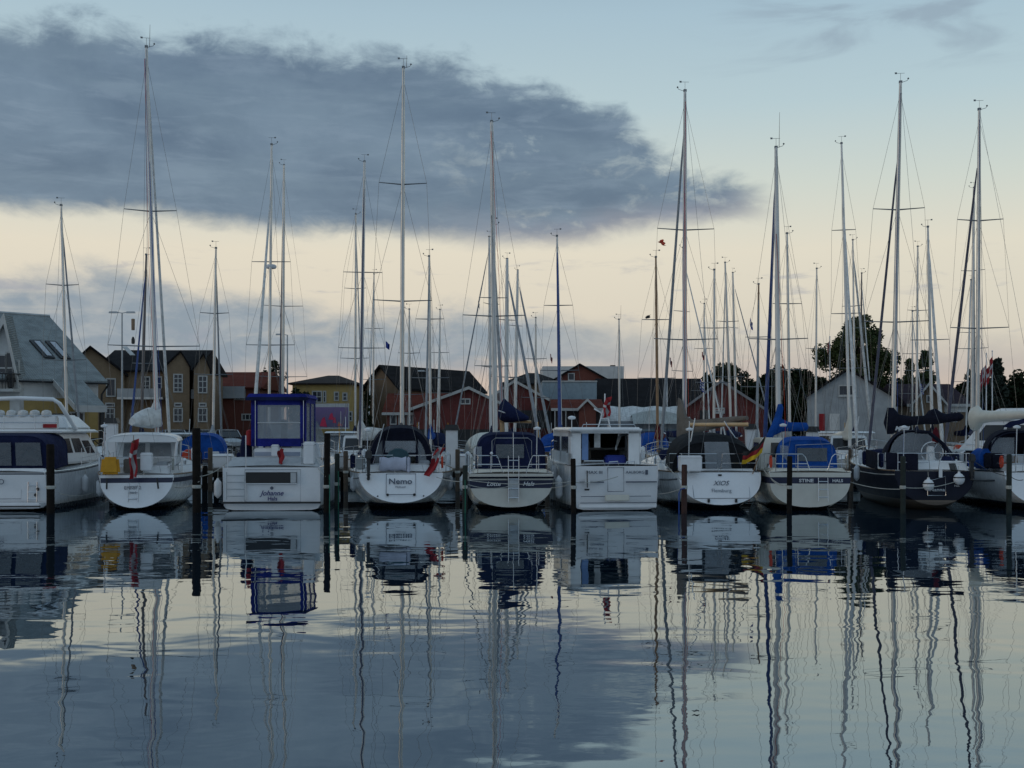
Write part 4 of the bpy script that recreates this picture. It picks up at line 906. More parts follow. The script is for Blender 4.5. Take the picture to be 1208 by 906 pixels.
MB().slab([(-1.55, .5, 1.4), (-.55, .15, 1.38), (-.55, .15, 1.95), (-1.55, .5, 2.0)], .03).build('spray_dodger', NAVYD, r)
canopy(r, 'sprayhood', [(-.1, 1.05, 2.2, 1.6, 2.75), (-.1, 1.08, 2.5, 1.6, 2.8), (-.1, 1.0, 3.4, 1.6, 2.5), (-.1, .8, 4.0, 1.65, 1.9)], NAVYD, e=2.8)
rg = arch(-.1, .98, 2.15, 1.6, 2.7, e=2.8); MB().add(rg, [tuple(range(len(rg)))]).build('clear_panel', VIN, r)
tubes(r, 'tent_hoop', [[(-.35, 1.4, 2.72), (.1, 1.3, 2.7), (.55, 1.2, 2.3), (.95, 1.0, 1.75)]], .07, NAVYD)
outboard(r, 1.15, -.1, 1.7, .8)
wh = MB(); [wh.tube([(.25+.38*math.cos(a), 1.4, 1.98+.38*math.sin(a)) for a in [2*PI*k_/20 for k_ in range(21)]], .018, 5)]; [wh.tube([(.25, 1.4, 1.98), (.25+.38*math.cos(a), 1.4, 1.98+.38*math.sin(a))], .01, 4) for a in (0, 1.05, 2.1, 3.14, 4.2, 5.2)]; wh.build('steering_wheel', STEEL, r)
MB().frus((.1, .4, 1.45, 1.8, 1.4), (.15, .35, 1.5, 1.75, 2.2)).build('binnacle', GEL, r, bevel=.03)
pushpit(r, pt, sh, .62, .2); bowrail(r, pt, 11); lifelines(r, pt)
MB().box(.1, .22, .0, .08, 1.15, 1.42).build('passarelle_bracket', STEEL, r)
rig(r, 6.3, 16.7, 1.7, dx=.3, x0=0, th=.09, m=ALU, spr=((.36,2.3*.55),(.66,1.0)), fore=10.9, aft=.3, chain=1.5, furl=SAILN, furlr=.055, head=.84, ant=0, boom=None)
mp = b.at(1050, 498, 6.1); en = b.at(1136, 492, 3.6); rings = []; side = Vector((.8, .5, 0)).normalized()
for f, w_, up, dn in ((-.08,.05,.1,.1),(-.03,.14,.62,.5),(.04,.16,.6,.5),(.12,.17,.3,.3),(.3,.18,.18,.2),(.5,.17,.17,.18),(.56,.2,.36,.2),(.63,.2,.42,.22),(.7,.19,.26,.2),(.78,.17,.17,.17),(.95,.15,.2,.15),(1.0,.05,.08,.06)):
    c = mp.lerp(en, f); rings.append([c+side*(w_*math.cos(a))+Vector((0,0,(up if math.sin(a) > 0 else dn)*math.sin(a))) for a in [2*PI*k_/10 for k_ in range(10)]])
MB().loft(rings).build('sail_cover', NAVYD, r, smooth=True)
o = text('MABI', r, b.at(1064, 505.5, 5.1), .2, TEXW, 0, .3, .012, sx=1.15)
rb = MB().rev(b.at(1104, 517, 1.5), [(.02,-.2),(.12,-.12),(.14,.05),(.08,.3),(.02,.4)], 8); rb.build('rope_bag', REDC, r, smooth=True)
for px, py, lab in ((1094, 572, 'left of the two round white ball fenders on the navy transom'), (1130, 565, 'higher right one of the two white ball fenders on the navy transom')):
    v = b.world(b.at(px, py, -.05)); fender((v.x, v.y-.1, v.z), .19, .4, lab, ball=True, top=.25)
fender(b.world((-1.95, 3.5, 1.15)), .11, .55, 'pale fender on the port side of the navy hulled sloop')

kit(r, pt, 11, 3.4, 9, 1.7, 1.0)
# --- 10 white sloop at the right edge
b = Boat('sailing_yacht', 'white sloop cut by the right photo edge, blue bundle on rail, white boom cover', 'sailing boat', 1238, 38, R(-3))
r = b.root
hb, sh, bo, pt = make_hull(r, 11, 3.4, 1.3, 1.62, .8, .4, .15, HW, p=2.3, q=2.1, tm=TR, mid=.42)
for s_ in (-1, 1): MB().tube([pt(t_, .22, s_)+Vector((s_*.01,0,0)) for t_ in (.08,.15,.25,.4,.6)], .03, 4).build('cove_line', COVE, r)
house(r, 'cockpit_coaming', (-1.15, 1.15, .6, 3.4, 1.25), (-1.1, 1.1, .65, 3.4, 1.55), GEL, [], .05)
cabin(r, pt, sh, 11, 3.4, .3)
c0 = b.at(1157, 541, 2.6)
rings = [[c0+Vector((.22*math.cos(a), x, (.36+.04*math.sin(x*9))*math.sin(a))) for a in [2*PI*k_/10 for k_ in range(10)]] for x in (-.5,-.42,-.2,0,.2,.42,.5)]
MB().loft(rings).build('bundled_cover', ROYAL, r, smooth=True)
MB().box(c0.x-.1, c0.x+.35, c0.y-1.3, c0.y-.5, 1.4, 1.95).build('rail_cover', NAVYD, r, bevel=.05)
MB().box(c0.x-.1, c0.x+.2, c0.y+.5, c0.y+1.5, 1.4, 2.0).build('rail_cover', NAVYD, r, bevel=.05)
hc = b.at(1138, 540, 4.6); MB().rev(hc, [(.05,-.08),(.22,-.09),(.27,0),(.22,.09),(.05,.08)], 12, axis='y').build('horseshoe_buoy', WHITEP, r, smooth=True)
pushpit(r, pt, sh); bowrail(r, pt, 11); lifelines(r, pt)
canopy(r, 'sprayhood', [(0, 1.2, 2.6, 1.5, 2.75), (0, 1.2, 3.1, 1.5, 2.82), (0, .95, 4.1, 1.55, 1.8)], NAVYD, e=3)
tubes(r, 'hood_hoop', [arch(0, 1.22, 2.3, 1.4, 2.7)[::1]], .03, NAVYD)
w = MB().add([(-1.0, 2.75, 1.6), (-.1, 2.75, 1.6), (-.1, 2.75, 2.5), (-.9, 2.75, 2.5)], [(0,1,2,3)]); w.build('clear_panel', VIN, r)
rig(r, 6.2, 15.6, 1.7, dx=.05, x0=-.2, th=.085, m=ALU, spr=((.37,1.15),(.68,.9)), fore=10.8, aft=.3, chain=1.5, furl=SAILN, furlr=.06, head=.88, boom=None)
mp = b.at(1150, 493, 6.0); en = b.at(1212, 489, 2.8); rings = []; side = Vector((.95, .3, 0)).normalized()
for f, w_, up, dn in ((-.05,.1,.3,.35),(-.04,.24,.42,.5),(.05,.26,.5,.5),(.12,.22,.3,.26),(.3,.2,.24,.2),(.6,.18,.2,.18),(.9,.15,.17,.15),(1,.12,.12,.12)):
    c = mp.lerp(en, f); rings.append([c+side*(w_*math.cos(a))+Vector((0,0,(up if math.sin(a) > 0 else dn)*math.sin(a))) for a in [2*PI*k_/12 for k_ in range(12)]])
MB().loft(rings).build('sail_cover', CREAM, r, smooth=True)
MB().loft([[b.at(px, py, 2.4)+Vector((.1*math.cos(a), 0, w_*math.sin(a))) for a in [2*PI*k_/8 for k_ in range(8)]] for px, py, w_ in ((1186,503,.03),(1192,501,.12),(1200,499,.1),(1212,495,.08))]).build('navy_strap_cover', NAVY, r, smooth=True)
kit(r, pt, 11, 3.4, 10)
# ================================================================ boats behind the first row
def far_yacht(top, base, D, label, L=9.5, B=3.0, out=False, rz=0.0, hm=None, mast=None, th=.075, furl=SAILW, furlr=.05, cover=NAVY, spr=((.38,1.0),(.68,.75)), hood=None, pilot=False,
              radar=None, ant=0, boomang=0.0, head=.95, covr=.17, name='sailing_yacht', deckm=None, nocabin=False, stack=.7, tk=None):
    pt_ = P(top[0], top[1], D); pb = P(base, 500, D); z0 = 1.55
    my = L*.56
    if tk is not None:
        dl = L*.41; Dt = D+dl if out else D-dl; xt = (tk-604)*Dt/F; rz = math.asin(max(-.7, min(.7, (xt-pb.x)/dl)))*(-1 if out else 1)
    hd = rz+(0 if out else PI)
    c, s_ = math.cos(hd), math.sin(hd)
    ox, oy = pb.x-(-my*s_), D-my*c
    r = thing(name, label, 'sailing boat', (ox, oy, 0), hd, 'moored yachts behind the first row')
    hb, sh, bo, pt = make_hull(r, L, B, 1.05, 1.4, .7, .15, .08, hm or [HW, HG, HC, HW, HD][int(base) % 5], tm=TR, nst=12, deckm=deckm, edge=False, stripe=NST if random.random() < .5 else None, stripez=(.12,.24))
    if not nocabin: cabin(r, pt, sh, L, B, .3, .72, .42)
    if pilot:
        house(r, 'pilothouse', (-B*.3, B*.3, L*.3, L*.52, 1.3), (-B*.26, B*.26, L*.31, L*.47, 2.45), GEL, [('front', .06, .47, .35, .88), ('front', .53, .94, .35, .88), ('right', .1, .85, .4, .85), ('left', .1, .85, .4, .85), ('back', .1, .4, .4, .85)], .05)
    if hood: canopy(r, 'sprayhood', [(0, B*.38, L*.12, 1.3, 2.5), (0, B*.38, L*.26, 1.4, 2.62), (0, B*.34, L*.36, 1.5, 2.0)], hood, rear=True, front=True, e=3)
    pushpit(r, pt, sh); bowrail(r, pt, L); lifelines(r, pt, nst=4); rn = random.Random(int(D*10+base))
    if not out:
        an = MB(); an.tube([(0, L-.5, 1.5), (0, L+.25, 1.52), (0, L+.32, 1.2)], .035, 5); an.tube([(-.2, L+.2, 1.28), (0, L+.34, 1.18), (.2, L+.2, 1.28)], .03, 5); an.build('anchor', STEEL, r)
        MB().rev((rn.uniform(-.3, .3), L*.86, 1.62), [(.02,-.2),(.25,-.18),(.3,0),(.2,.16),(.03,.2)], 9).build('sail_bag', rn.choice([SAILW, ROYAL, NAVY, SAILG, REDC]), r, smooth=True)
        for s_ in (-1, 1):
            if rn.random() < .7: v = pt(rn.uniform(.62, .9), 0, s_); MB().rev((v.x*1.02, v.y, v.z+.1), [(.02,-.3),(.1,-.24),(.11,.2),(.03,.28)], 8).build('rail_fender', rn.choice([WHITEP, WHITEP, NAVY, ROYAL]), r, smooth=True)
    else:
        box_on_rail(r, 'liferaft_canister', rn.choice([-1, 1])*B*.25, .1, 1.2, .45, .5, .3)
        MB().rev((rn.choice([-1, 1])*B*.15, 0, 1.5), [(.12,-.06),(.3,-.07),(.33,0),(.3,.07),(.12,.06)], 12, axis='y').build('horseshoe_buoy', rn.choice([YEL, WHITEP, REDO]), r, smooth=True)
    for i in range(3):
        t_ = rn.uniform(.35, .78); MB().frus((-.3, .3, L*t_, L*t_+.5, 1.75), (-.25, .25, L*t_+.04, L*t_+.44, 1.86)).build('deck_hatch', GLASSD, r)
    if rn.random() < .6: MB().tube([(B*.36, .3, 1.1), (B*.38, .1, 3.2)], .018, 5).build('danbuoy', rn.choice([WHITEP, REDO, YEL]), r)
    dx = (pt_.x-pb.x)*c
    rig(r, my, pt_.z, z0, dx=dx, th=th, m=mast or ALU, spr=spr, fore=L*.97, aft=.2, chain=B*.43, zc=1.15, zf=1.45, za=1.1, furl=furl, furlr=furlr, head=head, boom=L*.36, cover=cover, boomang=boomang, covr=covr, radar=radar, ant=ant, wr=.006, stack=stack)
    return r
Y = far_yacht
Y((73,243), 80, 53.4, 'small white yacht with thin bare mast and white mast cover behind the left flybridge cruiser', L=7.6, B=2.4, furl=SAILG, cover=SAILW, out=True, tk=97)
Y((172,300), 166, 58, 'yacht with short dark wooden mast and blue furled sail behind the yellow-bag sloop', L=8.5, B=2.7, mast=ALUD, furl=SAILB, spr=((.45,.6),), head=.93, tk=151, name='wooden_mast_yacht', hm=HD)
Y((255,293), 251, 59, 'white yacht with slim mast and grey sail bundle just right of the tall black post', cover=SAILG, furl=SAILG, hood=ROYAL, tk=262, out=True)
Y((320,170), 317, 57, 'tall yacht with a white radar dome halfway up its mast, behind the blue wheelhouse boat', L=11, B=3.3, furl=SAILW, radar=.6, furlr=.075, tk=296, head=.86, hood=NAVY, spr=((.35,1.25),(.62,1.0)))
Y((335,195), 333, 74, 'large far yacht with thick dark furled sail against its mast, right of radar dome mast', L=12.5, B=3.6, out=True, furl=SAILN, furlr=.13, th=.1, head=.88, tk=331, spr=((.25,1.6),(.5,1.3)))
Y((430,190), 425, 57, 'tall yacht with white sail bundle and taupe cover left of the dark-tented sloop mast', L=11, B=3.3, mast=ALUW, furl=SAILN, cover=SAILW, pilot=True, boomang=R(-30), covr=.3, stack=.9, tk=424, spr=((.36,1.2),(.62,1.0)), th=.09)
Y((420,253), 419, 76, 'far yacht with slim mast just left of the tall mast with white sail bundle', out=True, L=10.5, cover=NAVY, th=.08)
Y((441,323), 440, 88, 'distant small yacht whose short mast stands just left of the dark-tented sloop mast', L=8, B=2.6)
Y((483,365), 483, 76, 'small far yacht with very short mast just right of the dark-tented sloop mast', out=True, L=7, B=2.3, furl=None)
Y((506,302), 508, 58, 'white yacht with blue upright sail cover above the right shoulder of the dark tent', L=8.6, B=2.7, cover=ROYAL, furl=SAILG, hood=NAVY)
Y((519,365), 518, 88, 'distant yacht with short white mast between the blue sail cover and red barn', L=7, B=2.3)
Y((582,265), 583, 58, 'white yacht with mast hidden close behind the thick white mast of the cream yacht', L=10, B=3.0, mast=ALUW, hood=CREAM, rz=R(8), furl=SAILG, furlr=.08)
Y((573,280), 579, 76, 'far yacht with slightly left-leaning mast left of the thick white mast', out=True, L=10, furl=SAILG, mast=ALUW, tk=528, th=.1)
Y((600,305), 597, 66, 'yacht with thick white mast and sail slanting down right, beside the cream yacht mast', L=10, B=2.9, mast=ALUW, th=.13, tk=640, furl=SAILG, furlr=.085, head=.93, cover=SAILG)
Y((615,318), 607, 88, 'distant yacht with right-leaning mast and slanting furled sail before the dark-roofed barn', L=11, B=3.0, th=.13, mast=ALUW, tk=652, furl=SAILG, furlr=.1)
Y((632,375), 632, 77, 'far small yacht with short pale mast between slanting furled sails and blue-striped mast', out=True, L=7.5, B=2.5, furl=None, covr=.14)
Y((657,278), 662, 57, 'yacht with bright blue sprayhood and royal blue strip on mast, left of hardtop boat', L=9.5, B=3.6, furl=SAILB, furlr=.075, hood=ROYAL, cover=ROYAL, head=.97, mast=ALUW, tk=661)
Y((730,377), 731, 77, 'small far yacht with one bare short mast standing before the white marquee', out=True, L=7, B=2.4, furl=None, cover=SAILW, ant=1.0, spr=())
Y((774,303), 776, 58, 'yacht with brown wooden mast and burgundy boom cover right of the hardtop motor boat', L=8.6, B=2.6, mast=WOODM, cover=REDC, hood=ROYAL, boomang=R(-14), furl=None, hm=HC, covr=.22, name='wooden_mast_yacht')
Y((806,292), 808, 76, 'far yacht whose mast shows only as a white edge behind the german-flagged sloop mast', L=10, furl=SAILW, tk=862)
Y((843,318), 842, 60, 'small yacht with slim mast and small greek flag above the taupe boom cover', L=8, B=2.3, cover=SAILG, furl=None)
Y((831,358), 830, 88, 'distant yacht with short thin mast between german-flagged sloop mast and greek flag', L=7.5, B=2.4)
Y((855,310), 863, 75, 'far yacht with left-leaning mast beside a twin-looking mast, behind charcoal tent', out=True, L=9.5, B=2.8, th=.09)
Y((862,322), 869, 88, 'distant yacht with left-leaning mast and sail slanting right, before the dark red barn', L=9.5, B=2.6, th=.1, tk=920, furl=SAILG)
Y((895,335), 893, 66, 'small yacht with warm brown wooden mast left of the royal blue mast cover', L=6.5, B=2.0, mast=WOODM, furl=SAILG, tk=893, cover=SAILW, name='wooden_mast_yacht', furlr=.07)
Y((929,275), 932, 57, 'yacht with slim mast close to the right of the royal blue motorsailer mast', L=9.5, B=2.9, furl=None, cover=SAILG)
Y((963,317), 962, 76, 'far yacht with lone thin mast before the pale gabled house left wall', out=True, L=8.5, B=2.7, furl=None, cover=SAILW, spr=((.55,.75),))
Y((993,168), 1003, 57, 'tall yacht with left-leaning mast and pale bundled sail before the pale gabled house', L=11.5, B=3.4, pilot=True, furl=SAILW, furlr=.07, tk=1013, head=.8, cover=CREAM, mast=ALUW, spr=((.45,.75),(.72,.6)), boomang=R(8), covr=.19, stack=1.5)
Y((1006,283), 1009, 76, 'far yacht with mast standing just right of the tall left-leaning mast', out=True, L=9.5, B=2.7, furl=SAILW, furlr=.09, tk=1026)
Y((1017,322), 1015, 88, 'distant yacht with dark mast tip in front of the round tree', L=8.5, B=2.5, mast=ALUD)
Y((1082,291), 1081, 76, 'far yacht with straight grey mast midway between round tree and conical tree', out=True, L=9.5, B=2.8, furl=None, th=.085)
Y((1077,367), 1076, 88, 'distant yacht with the shortest mast right of the navy sloop mast', L=7.5, B=2.4, mast=ALU)
Y((1095,267), 1100, 57, 'yacht with mast and white furled sail spreading right, above the navy sloop boom cover', L=9.8, B=3.0, furl=SAILW, furlr=.075, tk=1114, cover=NAVYD, spr=((.5,.95),), mast=ALUW)
Y((1149,222), 1146, 75, 'large far yacht with grey mast left of the white sloop mast near the right edge', out=True, L=12, B=3.5, th=.1, furl=SAILG, furlr=.08, mast=ALU, tk=1146)
Y((1146,330), 1139, 88, 'distant yacht with slim left-set mast before the dark purple roof near right edge', L=8.5, B=2.6, mast=ALUW, furl=None)

def motorboat(px, D, label, L=7.5, B=2.7, out=True, rz=0.0, top=2.3, fly=False, canvas=None, hm=None, glass=GLASSD):
    p = P(px, 500, D); hd = rz+(0 if out else PI); c, s_ = math.cos(hd), math.sin(hd)
    r = thing('cabin_cruiser', label, 'motor boat', (p.x+L/2*s_, D-L/2*c, 0), hd, 'motor boats behind the first row')
    hb, sh, bo, pt = make_hull(r, L, B, 1.0, 1.5, .92, -.1, .03, hm or HW2, p=5, q=2.6, bowr=1.0, tm=TR, nst=12, edge=False, stripe=NST, stripez=(.2,.3))
    house(r, 'deckhouse', (-B*.4, B*.4, L*.3, L*.72, 1.1), (-B*.34, B*.34, L*.32, L*.56, top), GEL, [('front', .05, .48, .3, .9), ('front', .52, .95, .3, .9), ('right', .08, .45, .45, .88), ('right', .5, .85, .45, .85), ('left', .12, .5, .45, .88), ('left', .55, .9, .45, .88), ('back', .1, .45, .2, .85), ('back', .55, .9, .35, .85)], .05, glass)
    MB().frus((-B*.38, B*.38, L*.22, L*.6, top), (-B*.35, B*.35, L*.24, L*.57, top+.1)).build('roof', GEL, r, bevel=.03)
    if canvas: canopy(r, 'cockpit_canvas', [(0, B*.4, L*.04, 1.1, top), (0, B*.4, L*.24, 1.1, top+.16)], canvas, rear=True, e=5)
    if fly:
        house(r, 'flybridge', (-B*.36, B*.36, L*.26, L*.6, top+.1), (-B*.28, B*.28, L*.28, L*.48, top+.75), GEL, [('front', .1, .9, .5, 1.0)], .08)
        tubes(r, 'radar_arch', [[(-B*.36, L*.26, top+.1), (-B*.3, L*.2, top+1.4), (B*.3, L*.2, top+1.4), (B*.36, L*.26, top+.1)]], .06, GEL, 6)
    bowrail(r, pt, L, .6, .55)
    MB().tube([(0, L*.3, top+.1), (0, L*.28, top+1.0)], .02, 5).build('signal_mast', WHITEP, r)
    return r
motorboat(403, 67, 'pale grey cabin cruiser with wide windscreen left of the dark-tented sloop, behind posts', L=7.5, B=2.5, out=False, top=2.55, glass=VIND)
motorboat(514, 67.5, 'cabin cruiser with navy canopy beside the right edge of the dark-tented sloop', L=7, B=2.5, canvas=NAVY, top=2.35)
motorboat(762, 67, 'white cabin cruiser with dark blue canopy just right of the hardtop motor boat', L=7.5, B=2.5, canvas=NAVY, top=2.5, glass=mat('green_glass', (.03,.1,.09), .08))
motorboat(985, 67, 'white cabin cruiser with long low windows in front of the pale gabled house', L=7.5, B=3.0, top=2.55, rz=R(40))
motorboat(1178, 68, 'white flybridge cruiser behind the long white boom cover at the right edge', L=11, B=3.8, top=3.3, fly=True, rz=R(58))
motorboat(690, 68, 'low white cabin cruiser barely visible between blue sprayhood and hardtop boat', L=7, B=2.5, top=2.2)
motorboat(215, 70, 'white cabin cruiser with open rail between yellow-bag sloop and black post', L=7.5, B=2.6, top=2.45, out=False)

# courtesy flags and pennants flying from the rigging
def pennant(px, py, D, fn, mats, lab, h=.35, w=.4, limp=.75, seed=0, name='pennant', dirx=1):
    p = P(px, py, D); return tag(flag_mesh(fn, h, w, nu=10, nv=8, limp=limp, seed=seed, mats=mats, name=name, loc=p, dirx=dirx), lab, 'flag')
pennant(455, 402, 57, lambda u, v: 0, [FLBL], 'small dark flag flying on a stay left of the dark-tented sloop mast', dirx=1, limp=.5, seed=1)
pennant(564, 353, 44.5, lambda u, v: 0, [SAILG], 'little pale pennant under the port spreader of the cream yacht mast', h=.3, w=.25, seed=2)
pennant(649, 416, 57, danish, [RED, FLW], 'tiny dark flag under the left spreader of the blue-striped mast', seed=3, name='danish_flag')
pennant(764, 371, 58, lambda u, v: 0, [BLACK], 'small black pennant on a stay left of the brown wooden mast', h=.3, w=.15, limp=.95, seed=4)
pennant(885, 375, 66, lambda u, v: int(v*3) % 2, [FLBL, FLW], 'blue and white pennant high up left of the royal blue furled sail', h=.5, w=.55, seed=5, dirx=1)
pennant(826, 447, 60, greek, [FLBL, FLW], 'blue and white striped greek flag above the taupe boom cover', h=.55, w=.6, limp=.6, seed=6, name='greek_flag')
pennant(828, 414, 60, danish, [RED, FLW], 'small red flag higher up above the blue and white striped flag', h=.3, w=.4, seed=7, name='danish_flag')
pennant(790, 420, 62, danish, [RED, FLW], 'small red and white flag left of the german-flagged sloop mast', h=.4, w=.45, seed=8, name='danish_flag')
pennant(1086, 452, 70, greek, [FLBL, FLW], 'blue and white flag by the white dormer gable on the right', h=.5, w=.5, limp=.7, seed=9, name='blue_white_flag')
tag(flag_mesh(lambda u, v: 0, .5, .12, limp=.9, seed=2, mats=[REDO], name='burgee', loc=P(782, 282, 44.2), dirx=-1), 'narrow red burgee standing at the left spreader tip of the german-flagged sloop', 'flag')
bag = MB().rev(P(157, 372, 44.2)+Vector((0,0,-.35)), [(.02,-.25),(.07,-.24),(.075,.2),(.02,.22)], 8); tag(bag.build('radar_reflector', TEAK, smooth=True), 'brown tubular radar reflector hanging in the rigging of the yellow-bag sloop', 'reflector')
bag = MB().rev(P(157, 402, 44.2)+Vector((0,0,0)), [(.01,-.14),(.07,-.1),(.07,.06),(.03,.16)], 8); tag(bag.build('anchor_ball', BLACK, smooth=True), 'dark anchor light hanging below the brown radar reflector', 'lantern')
# ================================================================ posts and mooring lines
PO = [(60, 524, 36.8, .15, 'dark timber mooring post in front of the big flybridge cruiser at far left', TIMB),
 (232, 505, 37.2, .16, 'tall thick black mooring post between yellow-bag sloop and tall blue wheelhouse boat', TIMB),
 (385, 511, 37.2, .12, 'dark mooring post with green rope right beside the tall blue wheelhouse boat', TIMB),
 (397, 535, 39.0, .1, 'short brownish mooring post standing just left of the dark-tented sloop', TIMG),
 (548, 549, 37.0, .1, 'slim greenish mooring post between dark-tented sloop and cream navy-tent yacht', TIMG),
 (677, 541, 36.8, .1, 'dark pointed mooring post at the left corner of the hardtop motor boat', TIMB),
 (807, 548, 36.8, .11, 'reddish brown mooring post at the left of the german-flagged sloop', mat('red_timber', (.06,.025,.018), .85, var=.2, sc=6)),
 (931, 538, 36.8, .1, 'dark mooring post in front of the royal blue tented motorsailer', TIMB),
 (1065, 538, 36.8, .1, 'greenish mooring post in front of the navy hulled sloop', TIMG),
 (1190, 536, 36.8, .1, 'greenish mooring post near the right photo edge, beside blue bundled cover', TIMG)]
for px, py, D, r_, lab, m_ in PO:
    q = post(px, py, D, r_, lab, m_)
def W_(px, py, D): return P(px, py, D)
LN = [((70,582,37), (112,580,40), .12, 'pale mooring line from far-left post towards the yellow-bag sloop', ROPE),
 ((235,568,37), (205,575,39), .08, 'pale mooring line from tall black post to the yellow-bag sloop', ROPE),
 ((236,562,37.1), (268,545,38.3), .1, 'pale mooring line from tall black post up to tall blue wheelhouse boat', ROPE),
 ((384,562,37.1), (369,542,38.6), .06, 'pale mooring line from tall blue wheelhouse boat to its right-hand post', ROPE),
 ((548,568,37), (515,563,38.4), .05, 'pale mooring line from dark-tented sloop to the slim greenish post', ROPE),
 ((548,566,37), (676,568,36.8), .12, 'pale mooring line stretched low across the cream yacht transom to the pointed post', ROPE),
 ((550,571,37), (604,573,37.7), .12, 'pale mooring line sagging from slim greenish post to the cream yacht ladder', ROPE),
 ((676,569,36.8), (640,574,38.5), .1, 'pale mooring line from the pointed post back to the cream yacht', ROPE),
 ((676,569,36.8), (729,562,37.6), .08, 'pale mooring line across the hardtop motor boat transom to the pointed post', ROPE),
 ((807,575,36.8), (772,583,38.4), .06, 'pale mooring line between reddish post and hardtop motor boat', ROPE),
 ((807,568,36.8), (786,548,38.4), .06, 'pale mooring line from reddish post up to the german-flagged sloop', ROPE),
 ((931,573,36.8), (902,556,38.4), .14, 'pale mooring line from motorsailer post to the german-flagged sloop', ROPE),
 ((931,571,36.8), (900,552,38.6), .25, 'slack second mooring line between motorsailer post and german-flagged sloop', ROPE),
 ((1065,577,36.8), (990,564,38.3), .12, 'pale mooring line from navy sloop post across to the royal blue tented motorsailer', ROPE),
 ((1065,575,36.8), (1128,568,37.8), .1, 'pale mooring line from navy sloop post to its own transom', ROPE),
 ((1190,562,36.8), (1150,545,39.2), .08, 'dark mooring line from right-edge post to the white sloop with blue cover', BLACK),
 ((1190,560,36.8), (1207,566,37.3), .08, 'dark mooring line from right-edge post to the cut-off white yacht', BLACK)]
for a, c, sg, lab, m_ in LN: rope(W_(*a), W_(*c), sg, lab, m_)
def hang(px, py0, D, m_, lab, px2=None):
    a = P(px, py0, D); o = MB().tube([a, a+Vector((.01,0,-(a.z)*.5)), Vector((P(px2 or px, 0, D).x, D, -.4))], .016, 5).build('hanging_rope', m_); tag(o, lab, 'rope')
hang(388.5, 560, 37.0, ROPEG, 'green rope hanging straight down the post beside the tall blue wheelhouse boat'); hang(399, 556, 38.8, ROPEG, 'green rope hanging down the short brownish post near the dark-tented sloop'); hang(548.5, 566, 36.85, ROPEG, 'green rope hanging down the slim greenish post')
bl = [P(808, 576, 36.65), P(803, 577, 36.65), P(801, 582, 36.65), P(801, 600, 36.65), P(801, 616, 36.65)]
tag(MB().tube([v for v in bl], .02, 6).build('hanging_rope', ROPEB), 'blue rope looped over the reddish post and hanging into the water', 'rope')
# leaf and scraps floating on the water near the viewer
for i, (px, py, s_) in enumerate(((821, 841, .03), (888, 775, .02))):
    D = F*CH/(py-HZ); p = P(px, py, D); vs = []
    for a in range(10): vs.append((s_*(1.6 if a % 2 else .9)*math.cos(a*.63), s_*(1.1 if a % 3 else .6)*math.sin(a*.63), .012+.006*(a % 3)))
    tag(MB().add([(0,0,.022)]+vs, [(0, 1+a, 1+(a+1) % 10) for a in range(10)]).build('floating_leaf', BLACK, loc=(p.x, p.y, .002)), ('curled dark leaf floating on the open water below the german-flagged sloop', 'tiny dark leaf scrap floating farther out than the curled leaf')[i], 'leaf')
# ================================================================ the shore
BRY = mat('yellow_brick', (.25,.175,.105), .85, var=.12, sc=1, brick=4.0)
BRO = mat('brown_brick', (.19,.13,.08), .85, var=.12, sc=1, brick=4.0)
BRR = mat('red_brick', (.17,.05,.033), .85, var=.14, sc=1, brick=4.0)
YELW = mat('yellow_render', (.42,.29,.1), .8, var=.08)
REDW = mat('red_boards', (.14,.026,.022), .8, var=.16, sc=2)
GREYW = mat('grey_render', (.34,.36,.37), .85, var=.1, sc=1)
WHW = mat('white_render', (.6,.6,.58), .8, var=.07)
BLUW = mat('blue_grey_cladding', (.25,.32,.36), .7, var=.08)
def rooftex(name, col):
    m = mat(name, tuple(v*.7 for v in col), .85, var=.14, sc=1.2, spec=.15); t = m.node_tree
    k = NT(t); tc = k.new('ShaderNodeTexCoord'); wv = k.new('ShaderNodeTexWave', wave_type='BANDS', bands_direction='Z'); t.links.new(tc.outputs['Object'], wv.inputs['Vector']); wv.inputs['Scale'].default_value = 3.2; wv.inputs['Distortion'].default_value = .4
    wx = k.new('ShaderNodeTexWave', wave_type='BANDS', bands_direction='X'); t.links.new(tc.outputs['Object'], wx.inputs['Vector']); wx.inputs['Scale'].default_value = 2.4
    bn = k.new('ShaderNodeBump'); bn.inputs['Distance'].default_value = .04; k.put(bn.inputs['Height'], k.m('ADD', wv.outputs[1], k.m('MULTIPLY', wx.outputs[1], .6))); t.links.new(bn.outputs[0], t.nodes['Principled BSDF'].inputs['Normal'])
    return m
SLATE = rooftex('grey_slate', (.4,.44,.44)); RDARK = rooftex('dark_tiles', (.022,.02,.022)); RRED = rooftex('red_tiles', (.19,.038,.02)); RBROWN = rooftex('brown_tiles', (.06,.045,.04)); RPURP = rooftex('purple_tiles', (.05,.03,.045))
GLASS = mat('window_glass', (.03,.035,.045), .08, var=.1)
WFR = mat('white_frame', (.45,.45,.43), .5, var=.06)
